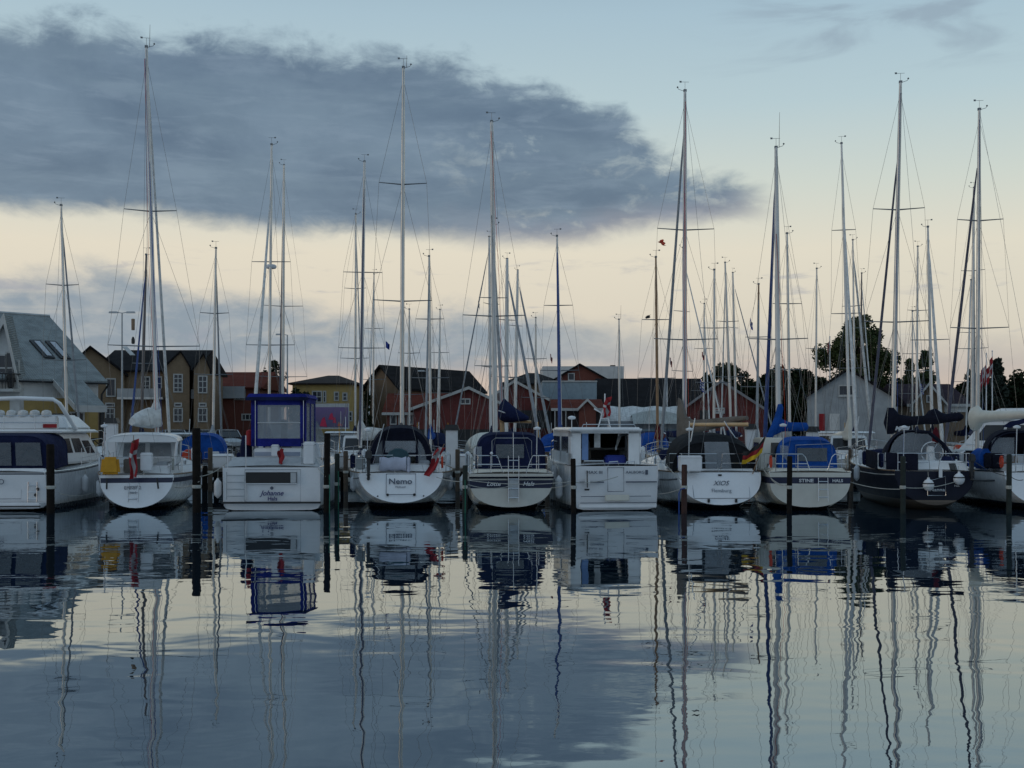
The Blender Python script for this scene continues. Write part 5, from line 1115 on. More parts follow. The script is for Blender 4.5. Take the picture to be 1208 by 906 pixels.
def window(r, x, z, w, h, y=-.0, cols=2, rows=2, fm=None, gm=None):
    f = MB(); t_ = .09
    f.box(x-w/2, x+w/2, y-.07, y+.02, z, z+t_); f.box(x-w/2, x+w/2, y-.07, y+.02, z+h-t_, z+h); f.box(x-w/2, x-w/2+t_, y-.069, y+.02, z+t_, z+h-t_); f.box(x+w/2-t_, x+w/2, y-.069, y+.02, z+t_, z+h-t_)
    for i in range(1, cols): f.box(x-w/2+w*i/cols-.03, x-w/2+w*i/cols+.03, y-.06, y, z+t_, z+h-t_)
    for i in range(1, rows): f.box(x-w/2+t_, x+w/2-t_, y-.056, y, z+h*i/rows-.03, z+h*i/rows+.03)
    o = f.build('window', fm or WFR, r); MB().box(x-w/2+t_, x+w/2-t_, y-.03, y-.005, z+t_, z+h-t_).build('pane', gm or GLASS, o)
    return o
def gable(name, label, cat, px0, px1, D, depth, ye, yr, axis, wall, roof, wins=(), rz=0.0, ov=.35, group=None, hip=0.0, trim=None, pxr=None, zg=1.25, ye2=None):
    a, c = P(px0, ye, D), P(px1, ye, D); cx = (a.x+c.x)/2; W_2 = (c.x-a.x)/2; ze = a.z-zg
    if axis == 'y' and rz == 0: rz = -math.atan2(cx, D)
    r = thing(name, label, cat, (cx, D, zg), rz, group)
    yr_D = D if axis == 'y' else D+depth/2; zr = CH+(HZ-yr)*yr_D/F-zg
    ax = P(pxr, 0, D).x-cx if pxr else 0.0; ze2 = (CH+(HZ-ye2)*D/F-zg) if ye2 else ze
    if axis == 'y':
        MB().prism([(-W_2, -.3), (W_2, -.3), (W_2, ze2), (ax, zr), (-W_2, ze)], 0, depth).build('wall', wall, r)
        rf = MB(); t_ = .18
        for (x0, z0_) in ((-W_2, ze), (W_2, ze2)):
            sx = -1 if x0 < 0 else 1; dxx, dz = ax-x0, zr-z0_; ln = math.hypot(dxx, dz); ex, ez = x0-dxx/ln*ov, z0_-dz/ln*ov
            q = [(ex, ez+.02), (ax, zr+.02), (ax, zr+.02+t_), (ex, ez+.02+t_)]
            rf.prism(q if sx < 0 else q[::-1], -ov, depth+ov)
        rf.build('roof', roof, r)
        if trim:
            tb = MB()
            for (x0, z0_) in ((-W_2, ze), (W_2, ze2)):
                dxx, dz = ax-x0, zr-z0_; ln = math.hypot(dxx, dz); ex, ez = x0-dxx/ln*ov, z0_-dz/ln*ov
                tb.prism([(ex, ez-.02), (ax, zr-.02), (ax, zr+.22), (ex, ez+.22)], -ov-.06, -ov-.01)
            tb.build('bargeboard', trim, r)
    else:
        MB().box(-W_2, W_2, 0, depth, -.3, ze).build('wall', wall, r)
        h_ = min(hip, W_2*.95); E = ov
        v = [(-W_2-E, -E, ze-.05), (W_2+E, -E, ze-.05), (W_2+E, depth+E, ze-.05), (-W_2-E, depth+E, ze-.05), (-W_2-E+h_*1.0+(0 if h_ else 0), depth/2, zr), (W_2+E-h_, depth/2, zr)]
        b_ = [(x, y, z+.12) for x, y, z in v[:4]]
        MB().add(v[:4]+b_+v[4:], [(0,3,2,1),(0,1,5,4),(1,2,6,5),(2,3,7,6),(3,0,4,7),(4,5,9,8),(5,6,9),(6,7,8,9),(7,4,8)]).build('roof', roof, r)
        if trim: MB().box(-W_2-E, W_2+E, -E-.05, -E-.01, ze-.12, ze+.1).build('fascia', trim, r)
    s_ = F/D
    for wn in wins:
        x, y_, w, h = wn[:4]; px_, z = (x-604)/s_-cx, CH+(HZ-y_)/s_-zg
        window(r, px_, z-h/s_, w/s_, h/s_, 0, *(wn[4:] or (2, 2)))
    return r
def wbox(r, name, m, D, px0, px1, py0, py1, y0, y1, zg=1.25, cx=None, bevel=0):
    s_ = F/D; cx = r.location.x if cx is None else cx
    return MB().box((px0-604)/s_-cx, (px1-604)/s_-cx, y0, y1, CH+(HZ-py1)/s_-zg, CH+(HZ-py0)/s_-zg).build(name, m, r, bevel=bevel)

# --- waterside house with the slate roof, left edge
zg = 1.25; rz = R(45)
r = thing('waterside_house', 'yellow and white waterside house, large grey slate roof with two skylights, left edge', 'house', (-23.0, 62.4, zg), rz)
# local x = along the ridge (away to the right), local -y = down the slope; origin under the far eave corner
ZE, ZR, RUN = 5.35-zg, 9.6-zg, 8.0; slp = (ZR-ZE)/RUN
MB().box(-14, -.3, .35, 15.6, -.3, ZE-.85).build('wall', YELW, r)
MB().box(-14.01, -.29, .34, 15.61, ZE-.85, ZE+.1).build('upper_wall', WHW, r)
MB().add([(-.3, .35, ZE), (-.3, 15.6, ZE), (-.3, 8, ZR-.1)], [(0,1,2)]).build('gable_wall', YELW, r)
rf = MB().add([(-14, 0, ZE), (.1, 0, ZE), (.1, 8, ZR), (-14, 8, ZR), (-14, 16, ZE), (.1, 16, ZE), (-14, 0, ZE+.15), (.1, 0, ZE+.15), (.1, 8, ZR+.15), (-14, 8, ZR+.15), (-14, 16, ZE+.15), (.1, 16, ZE+.15)],
   [(0,3,2,1),(3,4,5,2),(6,7,8,9),(9,8,11,10),(0,1,7,6),(1,2,8,7),(2,5,11,8),(4,10,11,5)]).build('roof', SLATE, r)
tubes(rf, 'ridge_cap', [[(-14, 8, ZR+.17), (.1, 8, ZR+.17)]], .09, mat('pale_ridge', (.4,.42,.42), .6))
tubes(rf, 'gutter', [[(-14, -.06, ZE+.02), (.15, -.06, ZE+.02), (.15, .25, ZE-.2), (-.1, .3, ZE-.6), (-.1, .3, 0)]], .06, BLACK)
for x in (-1.3, -2.2):
    y0, y1 = 2.4, 4.5; q = [Vector((x-.26, y0, ZE+y0*slp+.15)), Vector((x+.32, y0, ZE+y0*slp+.15)), Vector((x+.32, y1, ZE+y1*slp+.15)), Vector((x-.32, y1, ZE+y1*slp+.15))]
    o = MB().slab(q, .1).build('skylight', BLACK, rf); q2 = [quadpt(q, u, w_)+Vector((0,-.05,.1)) for u, w_ in ((.3,.08),(.78,.08),(.78,.9),(.3,.9))]
    MB().slab(q2, .03).build('pane', mat('bright_pane', (.4,.43,.47), .1), o)
# lean-to carrying on the slope
L0, L1, W2_ = -2.9, -1.3, 2.8; zl = ZE-1.45
MB().add([(L0, 0, ZE-.01), (L1, 0, ZE-.01), (L1, -W2_, zl), (L0, -W2_, zl), (L0, 0, ZE+.14), (L1, 0, ZE+.14), (L1, -W2_, zl+.14), (L0, -W2_, zl+.14)], [(0,1,2,3),(4,7,6,5),(0,4,5,1),(1,5,6,2),(2,6,7,3),(3,7,4,0)]).build('lean_to_roof', SLATE, r)
MB().box(L0-.05, L1+.05, -W2_-.07, -W2_-.01, zl-.2, zl+.16).build('fascia', WFR, r)
MB().slab([(L0-.06, -.0, ZE-.12), (L0-.06, -W2_, zl-.12), (L0-.06, -W2_, zl+.2), (L0-.06, .0, ZE+.2)], .05).build('bargeboard', WFR, r)
for x in (L0+.15, L1-.15): MB().box(x-.1, x+.1, -W2_+.05, -W2_+.25, -.1, zl).build('post', BLACK, r)
MB().box(L0+.1, L1-.1, -1.0, -.9, 0, zl+.5).build('porch_wall', YELW, r); window(r, -2.1, .5, .8, 2.0, -1.02, 2, 1)
for x in (-5.5, -7.5): window(r, x, .6, 1.1, 1.6, .33, 2, 2)
# glazed cross gable facing the harbour
G = P(8, 0, 59.0); wr = Matrix.Rotation(-rz, 3, 'Z')
def tl(x, y, z): v = wr @ Vector((x+23.0, y-62.4, 0)); return (v.x, v.y, z-zg)
za, zb_ = P(0, 375, 59).z, P(0, 446, 59).z; X1 = P(23, 0, 59).x; X0 = G.x-3.2
m_ = MB(); pts = [(X0, 1.25), (X1, 1.25), (X1, zb_), (G.x, za), (X0, za-5.4)]
m_.add([tl(x, 59, z) for x, z in pts]+[tl(x, 59.6, z) for x, z in pts], [(0,1,2,3,4),(9,8,7,6,5)]+[(i, i+5, (i+1) % 5+5, (i+1) % 5) for i in range(5)]); m_.build('gable_wall', WHW, r)
def strip(a, c, y0, y1, t0, t1, nm, mm):
    m_ = MB(); pts = [(a[0], a[1]+t0), (c[0], c[1]+t0), (c[0], c[1]+t1), (a[0], a[1]+t1)]
    m_.add([tl(x, y0, z) for x, z in pts]+[tl(x, y1, z) for x, z in pts], [(0,1,2,3),(7,6,5,4)]+[(i, i+4, (i+1) % 4+4, (i+1) % 4) for i in range(4)]); m_.build(nm, mm, r)
strip((G.x, za), (X1+.06, zb_-.1), 58.7, 59.7, .0, .16, 'gable_roof', SLATE); strip((X0-.1, za-5.6), (G.x, za), 58.7, 59.7, .0, .16, 'gable_roof', SLATE)
strip((G.x, za), (X1+.1, zb_-.3), 58.6, 58.68, -.35, .2, 'bargeboard', WFR); strip((X0, za-5.5), (G.x, za), 58.6, 58.68, -.35, .2, 'bargeboard', WFR)
for i, (px, w_, z0_, z1_) in enumerate(((3, .42, 446, 418), (12, .36, 446, 415), (19.5, .26, 446, 425))):
    x = P(px, 0, 59).x; z0_, z1_ = P(0,z0_,59).z, P(0,z1_,59).z; m_ = MB()
    def bx(xa, xb, ya, yb, za_, zb2): m_.add([tl(x_, y_, z_) for z_ in (za_, zb2) for x_, y_ in ((xa,ya),(xb,ya),(xb,yb),(xa,yb))], [(0,3,2,1),(4,5,6,7),(0,1,5,4),(1,2,6,5),(2,3,7,6),(3,0,4,7)])
    for xa, xb in ((x-w_/2-.04, x-w_/2+.04), (x+w_/2-.04, x+w_/2+.04)): bx(xa, xb, 58.93, 59, z0_, z1_)
    bx(x-w_/2+.04, x+w_/2-.04, 58.94, 59, z1_-.08, z1_); bx(x-w_/2+.04, x+w_/2-.04, 58.94, 59, z0_+.5, z0_+.58)
    o = m_.build('window', WFR, r); m_ = MB(); bx(x-w_/2+.04, x+w_/2-.04, 58.97, 58.99, z0_, z1_-.08); m_.build('pane', GLASS, o)
zb3 = P(0, 462, 58).z; m_ = MB()
m_.add([tl(x_, y_, z_) for z_ in (zb3, zb3+.15) for x_, y_ in ((X0,57.9),(X1+.15,57.9),(X1+.15,59),(X0,59))], [(0,3,2,1),(4,5,6,7),(0,1,5,4),(1,2,6,5),(2,3,7,6),(3,0,4,7)]); m_.build('balcony_slab', WFR, r)
m_ = MB(); n_ = 22
for i in range(n_+1): x = X0+(X1+.1-X0)*i/n_; m_.tube([tl(x, 57.95, zb3+.15), tl(x, 57.95, zb3+.95)], .022, 4)
m_.tube([tl(X0, 57.95, zb3+.95), tl(X1+.1, 57.95, zb3+.95), tl(X1+.1, 58.9, zb3+.95)], .035, 5); m_.tube([tl(X0, 57.95, zb3+.55), tl(X1+.1, 57.95, zb3+.55)], .03, 4); m_.build('balcony_rail', BLACK, r)
q = tl(X1-.15, 58.3, zb3+.5); MB().rev(q, [(.1,-.32),(.16,-.25),(.18,.0),(.24,.25),(.2,.5),(.05,.6)], 8).build('planter', BLACK, r)

# --- yellow brick town houses
D = 86
r = gable('town_house', 'two storey yellow brick house with dark roof and white balcony, right of the slate-roofed house', 'house', 116, 227, D, 9, 438, 413, 'x', BRY, RDARK, [(172, 444, 11, 17, 2, 3), (187, 444, 9, 17, 1, 2), (162, 487, 16, 14), (184, 487, 10, 16)])
wbox(r, 'balcony', GREYW, D, 145, 196, 459, 469, -1.3, -.9); wbox(r, 'balcony_slab', WHW, D, 145, 198, 469, 471.5, -1.3, 0)
o = MB().slab([(-1.6, 1.2, P(0,422,D).z-1.0), (-1.2, 1.2, P(0,422,D).z-1.0), (-2.4, 2.8, P(0,416,D).z-.6), (-2.8, 2.8, P(0,416,D).z-.6)], .05).build('skylight', WFR, r)
gable('gabled_house', 'yellow brick gable end wall left of the white balcony, half behind the slate-roofed house', 'house', 96, 145, D-1, 8, 436, 411, 'y', BRY, RDARK, [(130, 446, 10, 22, 1, 1), (129, 475, 11, 5, 1, 1), (129, 482, 10, 12)], pxr=107, ye=436 if 0 else None) if 0 else None
gable('gabled_house', 'yellow brick gable end house left of the white balcony, half behind the slate-roofed house', 'house', 88, 145, D-1, 8, 430, 411, 'y', BRY, RDARK, [(130, 446, 11, 22, 1, 1), (129, 475, 11, 5, 1, 1), (129, 481, 11, 14)], pxr=107, ye2=441, group='yellow brick houses by the quay')
gable('gabled_house', 'yellow brick gable house with tall white windows right of the white balcony', 'house', 196, 223, D-2, 9, 433, 416, 'y', BRY, RDARK, [(210, 441, 11, 22, 2, 4), (210, 475, 9, 5, 1, 1), (210, 481, 11, 17, 2, 2)], pxr=213, ov=.2, group='yellow brick houses by the quay')
gable('gabled_house', 'yellow brick gable house next to the red-roofed building, narrowest of its row', 'house', 229, 247, D-2, 9, 436, 419, 'y', BRY, RDARK, [(239, 443, 11, 21, 2, 3), (239, 475, 9, 5, 1, 1), (239, 481, 11, 17, 2, 2)], pxr=240, ov=.2, group='yellow brick houses by the quay')
r = gable('link_building', 'recessed dark brick stairwell with small balcony between two yellow brick gables', 'house', 221, 231, D, 8, 437, 418, 'x', BRO, RDARK, [], ov=.1)
wbox(r, 'balcony', GREYD, D-2, 221.5, 231, 459, 470, -1.2, -.9)
# --- red roofed building
r = gable('brick_building', 'red roofed dark brick building with pale dormer windows, right of yellow brick houses', 'house', 248, 306, 96, 10, 458, 439, 'x', BRR, RRED, [(283, 460, 12, 12), (292, 488, 14, 8, 3, 1)])
wbox(r, 'dormer', GREYW, 96, 262, 290, 456, 470, -.5, -.02)
# --- yellow house with hip roof
r = gable('yellow_house', 'yellow rendered house with low dark hip roof behind the purple billboard', 'house', 345, 417, 94, 11, 453, 443, 'x', YELW, RBROWN, [(374, 461, 12, 14, 2, 2), (383, 461, 4, 14, 1, 2), (397, 462, 6, 11, 1, 2), (407, 463, 6, 10, 1, 2), (412, 485, 8, 12)], hip=2.9)
# --- billboard
D = 84; p = P(387, 0, D); r = thing('billboard', 'grey framed purple and blue billboard with pink shapes in front of the yellow house', 'billboard', (p.x, D, 1.25))
s_ = F/D; zt, zb = P(0,476,D).z-1.25, P(0,506,D).z-1.25; hw = 24.5/s_
MB().box(-hw, hw, 0, .25, zb, zt).build('board', GREYD, r)
pm = bpy.data.materials.new('poster_print'); pm.use_nodes = True; t = pm.node_tree; k = NT(t); tc = k.new('ShaderNodeTexCoord'); sp2 = k.new('ShaderNodeSeparateXYZ'); t.links.new(tc.outputs['Object'], sp2.inputs[0])
cc = k.mix(k.ss(sp2.outputs[2], zb, zt), (.03,.05,.14), (.14,.09,.26)); cc = k.mix(k.m('MULTIPLY', k.noise(tc.outputs['Object'], 1.4, 3, .5), .6), cc, (.2,.13,.2))
k.put(t.nodes['Principled BSDF'].inputs['Base Color'], cc)
MB().box(-hw+.15, hw-.05, -.02, 0, zb+.12, zt-.28).build('poster', pm, r)
PK = mat('pink_print', (.5,.02,.08), .6, var=.1); ps = MB()
for x, z, a, h in ((-.35, .5, .28, .55), (.25, .9, .22, .4), (.5, .62, .14, .35), (.9, .25, .2, .14)):
    ps.add([(x-a, -.03, zb+.1+z-h*.7), (x+a, -.03, zb+.1+z-h*.8), (x+a*.6, -.03, zb+.1+z), (x+a*.3, -.03, zb+.1+z+h*.6), (x-a*.4, -.03, zb+.1+z+h*.3)], [(0,1,2,3,4)])
ps.build('poster_shapes', PK, r); MB().box(.95, 1.0, -.035, -.022, zb+.2, zt-.6).build('poster_line', FLW, r)
# --- brick gable with dark roof
gable('brick_house', 'tall brown brick gable house with long dark roof, behind the dark-tented sloop', 'house', 424, 476, 99, 13, 458, 433, 'y', BRO, RDARK, [(462, 470, 7, 10)], rz=R(-34))
r = gable('low_brick_building', 'low orange-red tiled building with white glazed front, above the dark tent', 'house', 456, 524, 90, 8, 488, 464, 'x', BRR, RRED, [(464+i*10, 489, 8, 12, 1, 1) for i in range(6)], trim=WFR)
# --- red barns
r = gable('red_barn', 'wide red boarded barn with white bargeboards, left of the thick white mast', 'barn', 488, 602, 89, 12, 483, 459, 'y', REDW, RRED, [(549, 470, 12, 7, 2, 1)], trim=WFR, pxr=553, group='red barns on the quay')
MB().box(-3.6, 3.9, -.08, -.02, -.2, 1.5).build('barn_doorway', BLACK, r)
r = gable('red_barn', 'red barn with brown roof and white eaves, right of the thick white mast', 'barn', 560, 664, 94, 12, 482, 451, 'y', REDW, RBROWN, [], trim=WFR, pxr=607, group='red barns on the quay')
wbox(r, 'barn_doorway', BLACK, 94, 608, 662, 484, 505, -.1, -.02)
# --- dark roofed houses and white box building
gable('dark_roofed_house', 'low dark hip-roofed house above the right-hand red barn', 'house', 594, 664, 112, 10, 453, 440, 'x', BRO, RDARK, [], hip=3)
gable('dark_roofed_house', 'brick house with dark gable roof and chimneys in front of the white box building', 'house', 654, 716, 110, 10, 449, 431, 'y', BRR, RDARK, [(674, 440, 8, 9, 1, 1)], pxr=684)
r = thing('flat_building', 'white flat-topped box building behind the brick gable with chimneys', 'building', (P(690,0,125).x, 125, 1.25)); wbox(r, 'wall', WHW, 125, 640, 736, 432, 505, 0, 12); wbox(r, 'roof_vent', BLACK, 125, 722, 728, 429.5, 432.5, 2, 2.6)
r = thing('clad_building', 'light blue-grey clad upper storey above the small red gable porch', 'building', (P(672,0,102).x, 102, 1.25)); wbox(r, 'wall', BLUW, 102, 640, 704, 450, 505, 0, 6); wbox(r, 'parapet', WFR, 102, 640, 704.5, 449, 450.6, -.08, 6.05)
r = gable('red_porch_building', 'low red tiled building with small white-edged gable porch, left of the white marquee', 'building', 655, 708, 90, 6, 483, 471, 'x', mat('dark_boards', (.03,.02,.02), .8), RRED, [], trim=WFR)
q = gable('x', 'x', 'x', 683, 703, 89.2, 1.5, 483, 473, 'y', BRR, RRED, [], trim=WFR, ov=.2)
for c_ in list(q.children):
    c_.parent = r; c_.location = q.location-r.location; c_.rotation_euler = q.rotation_euler; c_.name = {'wall': 'porch_wall', 'roof': 'porch_roof'}.get(c_.name.split('.')[0], c_.name)
bpy.data.objects.remove(q)
for px in (655, 668, 691): wbox(r, 'porch_post', WFR, 89, px-.5, px+.5, 484, 505, -.4, -.25)
# --- big dark roofed hall and marquee
r = thing('hall', 'large hall with broad black pitched roof above the white marquee', 'building', (P(768,0,104).x, 104, 1.25))
s_ = F/104; zt, zb = P(0,444,104).z-1.25, P(0,479,104).z-1.25; X = lambda px: (px-604)/s_-r.location.x
MB().add([(X(694),-.5,zb),(X(836),-.5,zb),(X(836),4.5,zt),(X(707),4.5,zt),(X(694),9.5,zb),(X(836),9.5,zb)], [(0,1,2,3),(3,2,5,4),(0,3,4),(1,5,2),(0,4,5,1)]).build('roof', RDARK, r)
MB().box(X(696), X(834), 0, 9, -.3, zb-.01).build('wall', BLUW, r)
r = thing('marquee', 'long white marquee tent under the black hall roof', 'tent', (P(756,0,92).x, 92, 1.25)); s_ = F/92; X = lambda px: (px-604)/s_-r.location.x; Z = lambda py: CH+(HZ-py)/s_-1.25
tp = MB(); N_ = 24
ridge = [(703+i*112/N_, 479+.8*math.sin(i*1.1)) for i in range(N_+1)]
tp.loft([[Vector((X(px), 0, Z(497))), Vector((X(px), .2, Z(493+1.5*math.sin(i*.9)))), Vector((X(px), 2.5+.2*math.sin(i), Z(py))), Vector((X(px), 5, Z(490)))] for i, (px, py) in enumerate(ridge)], False, False)
tp.build('roof', SAILW, r, smooth=True)
tw = MB(); tw.loft([[Vector((X(px), .05+.06*math.sin(i*2.1), Z(506))), Vector((X(px), .0, Z(496.8)))] for i, (px, py) in enumerate(ridge)], False, False); tw.build('side_curtain', SAILG, r, smooth=True)
tp = MB(); tp.loft([[Vector((X(745+i*4), -1.5, Z(500))), Vector((X(745+i*4), .0, Z(489-5*math.sin(PI*i/14)))), Vector((X(745+i*4), 1.2, Z(494)))] for i in range(15)], False, False); tp.build('front_cover', mat('grey_tarpaulin', (.38,.4,.38), .7, var=.1, bump=.04), r, smooth=True)
# --- dark red barn
r = gable('red_barn', 'dark red barn with long grey verge, half hidden by trees above the charcoal tent', 'barn', 806, 901, 92, 12, 484, 451, 'y', REDW, RDARK, [], trim=mat('grey_board', (.25,.25,.26), .8), pxr=851, group='red barns on the quay')
wbox(r, 'door', BLACK, 92, 826, 838, 484, 505, -.08, -.02)
sg = thing('notice_board', 'small white notice board fixed on the dark red barn wall', 'sign', (P(849,0,91.8).x, 91.8, P(0,488,91.8).z)); MB().box(-.42, .42, 0, .06, 0, .5).build('board', WFR, sg)
MB().box(-.34, .34, -.012, -.002, .3, .36).build('printed_line', RED, sg); MB().box(-.34, .2, -.012, -.002, .16, .2).build('printed_line', TEXD, sg)
# --- pale gabled house
r = gable('gabled_house', 'pale grey rendered house with steep gable and red and white doors', 'house', 954, 1049, 84, 9, 468, 437, 'y', GREYW, RDARK, [(1000, 454, 21, 13, 2, 1)], pxr=1001, ov=.3)
wbox(r, 'red_door', RED, 84, 967.5, 974, 488, 508, -.06, -.01); wbox(r, 'white_door', WHW, 84, 979.5, 991, 488, 508, -.06, -.01); wbox(r, 'window_sill', WFR, 84, 989, 1011.5, 467.2, 468.4, -.14, -.02)
wbox(r, 'annexe_wall', GREYW, 84, 1046, 1056, 480, 508, .1, 3)
# --- purple roofed house
r = gable('dormer_house', 'house with dark purple roof and white triangular dormer gable, above the navy boom cover', 'house', 1073, 1141, 90, 9, 478, 453, 'x', BRO, RPURP, [(1085, 485, 12, 12, 2, 2), (1103, 485, 12, 12, 2, 2), (1122, 484, 14, 14, 3, 2)], trim=WFR)
q = gable('x', 'x', 'x', 1080, 1113, 89, 4, 475, 454, 'y', BRO, RPURP, [(1096, 466, 6, 9, 1, 1)], trim=WFR, ov=.35)
for c_ in list(q.children):
    c_.parent = r; c_.location = q.location-r.location; c_.rotation_euler = q.rotation_euler; c_.name = {'wall': 'dormer_wall', 'roof': 'dormer_roof'}.get(c_.name.split('.')[0], c_.name)
bpy.data.objects.remove(q)
wbox(r, 'clad_wall', WHW, 90, 1073, 1141, 479, 486, -.05, -.01)

# --- trees
BARK = mat('bark', (.05,.04,.03), .9, var=.2, sc=4)
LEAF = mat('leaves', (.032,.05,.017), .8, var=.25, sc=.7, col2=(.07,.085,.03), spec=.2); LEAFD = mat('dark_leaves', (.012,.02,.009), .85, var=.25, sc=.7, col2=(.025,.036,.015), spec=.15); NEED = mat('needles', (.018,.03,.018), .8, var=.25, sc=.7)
def tree(px, pytop, D, wpx, label, n=2600, leaf=.2, m=None, kind='round', zg=1.25, seed=0, group=None, zlow=.25, name='tree'):
    rn = random.Random(seed+px); s_ = F/D; top = P(px, pytop, D).z-zg; wr = wpx/2/s_; p = P(px, 0, D)
    r = thing(name, label, 'tree', (p.x, D, zg), rn.random()*6, group)
    t_ = MB(); rr = .03*top
    zc = top*(zlow+1)/2; hz = top*(1-zlow)/2
    t_.tube([(0,0,-.3), (.1,.05,top*.3), (-.05,.1,top*.6), (0,0,top*.85)], [rr, rr*.8, rr*.5, rr*.15], 7)
    cl = []
    K = 46 if kind == 'round' else 60
    for i in range(K):
        if kind == 'cone':
            f = rn.random()**.8; z = top*(zlow+(1-zlow)*f); w = wr*(1-f)*1.0+.1; a = rn.random()*2*PI; q = rn.uniform(.4, 1)*w; c = Vector((q*math.cos(a), q*math.sin(a), z)); rad = .18*wr+.25*(1-f)
        else:
            while True:
                d = Vector((rn.uniform(-1,1), rn.uniform(-1,1), rn.uniform(-1,1)))
                if .25 < d.length < 1: break
            lump = 1+.18*math.sin(3.1*math.atan2(d.y, d.x)+seed)+.12*math.sin(5*d.z+px)
            c = Vector((d.x*wr*.88*lump, d.y*wr*.88*lump, zc+d.z*hz*.9)); rad = (wr+hz)/2*rn.uniform(.16, .3)
        cl.append((c, rad))
        if i % 3 == 0: t_.tube([(0, 0, max(top*.2, min(c.z*.7, top*.8))), (c.x*.5, c.y*.5, c.z*.92), c], [rr*.3, rr*.18, rr*.06], 4)
    t_.build('trunk', BARK, r)
    vs, fs = [], []
    for i in range(n):
        c, rad = cl[rn.randrange(len(cl))]
        v = Vector((rn.gauss(0,1), rn.gauss(0,1), rn.gauss(0,.8))); v = v.normalized()*rad*rn.random()**.45*1.05; q = c+v
        a, b_ = Vector((rn.gauss(0,1), rn.gauss(0,1), rn.gauss(0,1))).normalized(), Vector((rn.gauss(0,1), rn.gauss(0,1), rn.gauss(0,1))).normalized()
        b_ = a.cross(b_).normalized(); l = leaf*rn.uniform(.6, 1.3); o = len(vs)
        vs += [q-a*l, q-b_*l*.5, q+a*l, q+b_*l*.5]; fs.append((o, o+1, o+2, o+3))
    cm = MB(); cm.v = [tuple(v) for v in vs]; cm.f = fs; cm.m = [0]*len(fs)
    cm.build('crown', m or LEAF, r, fix=False)
    return r
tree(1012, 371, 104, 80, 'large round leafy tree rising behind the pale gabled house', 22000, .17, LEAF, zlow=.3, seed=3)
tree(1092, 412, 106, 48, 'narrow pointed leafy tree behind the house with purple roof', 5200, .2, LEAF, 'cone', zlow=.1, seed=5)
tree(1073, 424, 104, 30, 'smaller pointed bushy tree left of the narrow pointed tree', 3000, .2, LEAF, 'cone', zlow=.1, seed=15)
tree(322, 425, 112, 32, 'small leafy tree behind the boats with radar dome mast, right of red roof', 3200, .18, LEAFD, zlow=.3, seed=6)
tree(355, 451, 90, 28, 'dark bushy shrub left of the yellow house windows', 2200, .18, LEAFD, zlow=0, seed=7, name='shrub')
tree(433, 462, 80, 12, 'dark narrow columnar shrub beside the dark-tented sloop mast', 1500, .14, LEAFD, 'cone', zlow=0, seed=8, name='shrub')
TL = [(822,440,118,34),(838,434,120,30),(858,428,118,34),(878,437,122,30),(896,440,118,28),(913,424,116,34),(930,432,120,28),(948,428,114,36),(968,440,112,34),(1040,440,108,40),(1060,446,110,30),(1120,452,112,36),
      (1148,440,112,40),(1168,446,110,34),(1184,440,112,40),(1205,438,110,46),(1228,446,108,50)]
LBL = ['leftmost dark tree beyond the hall roof, behind the small greek flag','dark tree just above the peak of the dark red barn','rounded tallest tree behind the dark red barn','dark tree over the right slope of the dark red barn','low dark tree left of the royal blue mast cover','dark tree behind the royal blue furled sail','dark tree right behind the motorsailer mast','bushy dark tree just left of the pale gabled house','low dark tree touching the left slope of the pale gabled house','dark tree touching the right slope of the pale gabled house','low dark tree between pale gabled house and purple roof','dark tree behind the purple roof of the dormer house',
       'dark tree behind the white sloop mast near the right edge','dark tree under the two danish flagpoles','dark tree beneath the tall ragged conifer at right','dark tree at the right photo edge behind flybridge cruiser','dark tree just beyond the right photo edge']
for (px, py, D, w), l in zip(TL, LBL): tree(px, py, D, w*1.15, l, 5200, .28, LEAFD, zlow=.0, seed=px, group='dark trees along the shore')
tree(1176, 424, 108, 40, 'ragged dark conifer rising above the trees at the right edge', 2600, .22, NEED, 'cone', zlow=.3, seed=21, name='conifer')

# --- lamp posts, flagpoles, pedestals, fence, cars
def lamp(px, py, D, label, double=True):
    p = P(px, py, D); r = thing('street_lamp', label, 'street lamp', (p.x, D, 1.25)); h = p.z-1.25
    MB().tube([(0,0,0), (0,0,h*.5), (0,0,h)], [.09,.07,.05], 8).build('pole', GREYD, r)
    for s_ in ((-1, 1) if double else (-1,)):
        a = MB().tube([(0,0,h-.02), (s_*.5,0,h+.06)], .03, 5).build('arm', GREYD, r)
        MB().frus((min(s_*.3, s_*.95), max(s_*.3, s_*.95), -.12, .12, h-.02), (min(s_*.35, s_*.9), max(s_*.35, s_*.9), -.08, .08, h+.1)).build('lamp_head', GREYD, r)
lamp(144, 369, 80, 'tall grey street lamp with double head left of the yellow-bag sloop mast')
lamp(505, 438, 100, 'street lamp with single head right of the dark roofed brick house', False)
lamp(339, 395, 90, 'pale street lamp with single head between the radar dome mast and dark mast', False)
def flagpole(px, pyt, D, label, fl=None):
    p = P(px, pyt, D); r = thing('flagpole', label, 'flagpole', (p.x, D, 1.25)); h = p.z-1.25
    MB().tube([(0,0,0), (0,0,h)], [.06,.035], 6).build('pole', WHITEP, r); MB().rev((0,0,h+.05), [(.01,-.07),(.07,0),(.01,.07)], 8).build('finial', WHITEP, r)
    return r
flagpole(1163.5, 418, 84, 'white flagpole left of a twin, carrying a danish flag near the right edge'); flagpole(1170.5, 415, 84, 'white flagpole, right one of the pair with danish flags near the right edge')
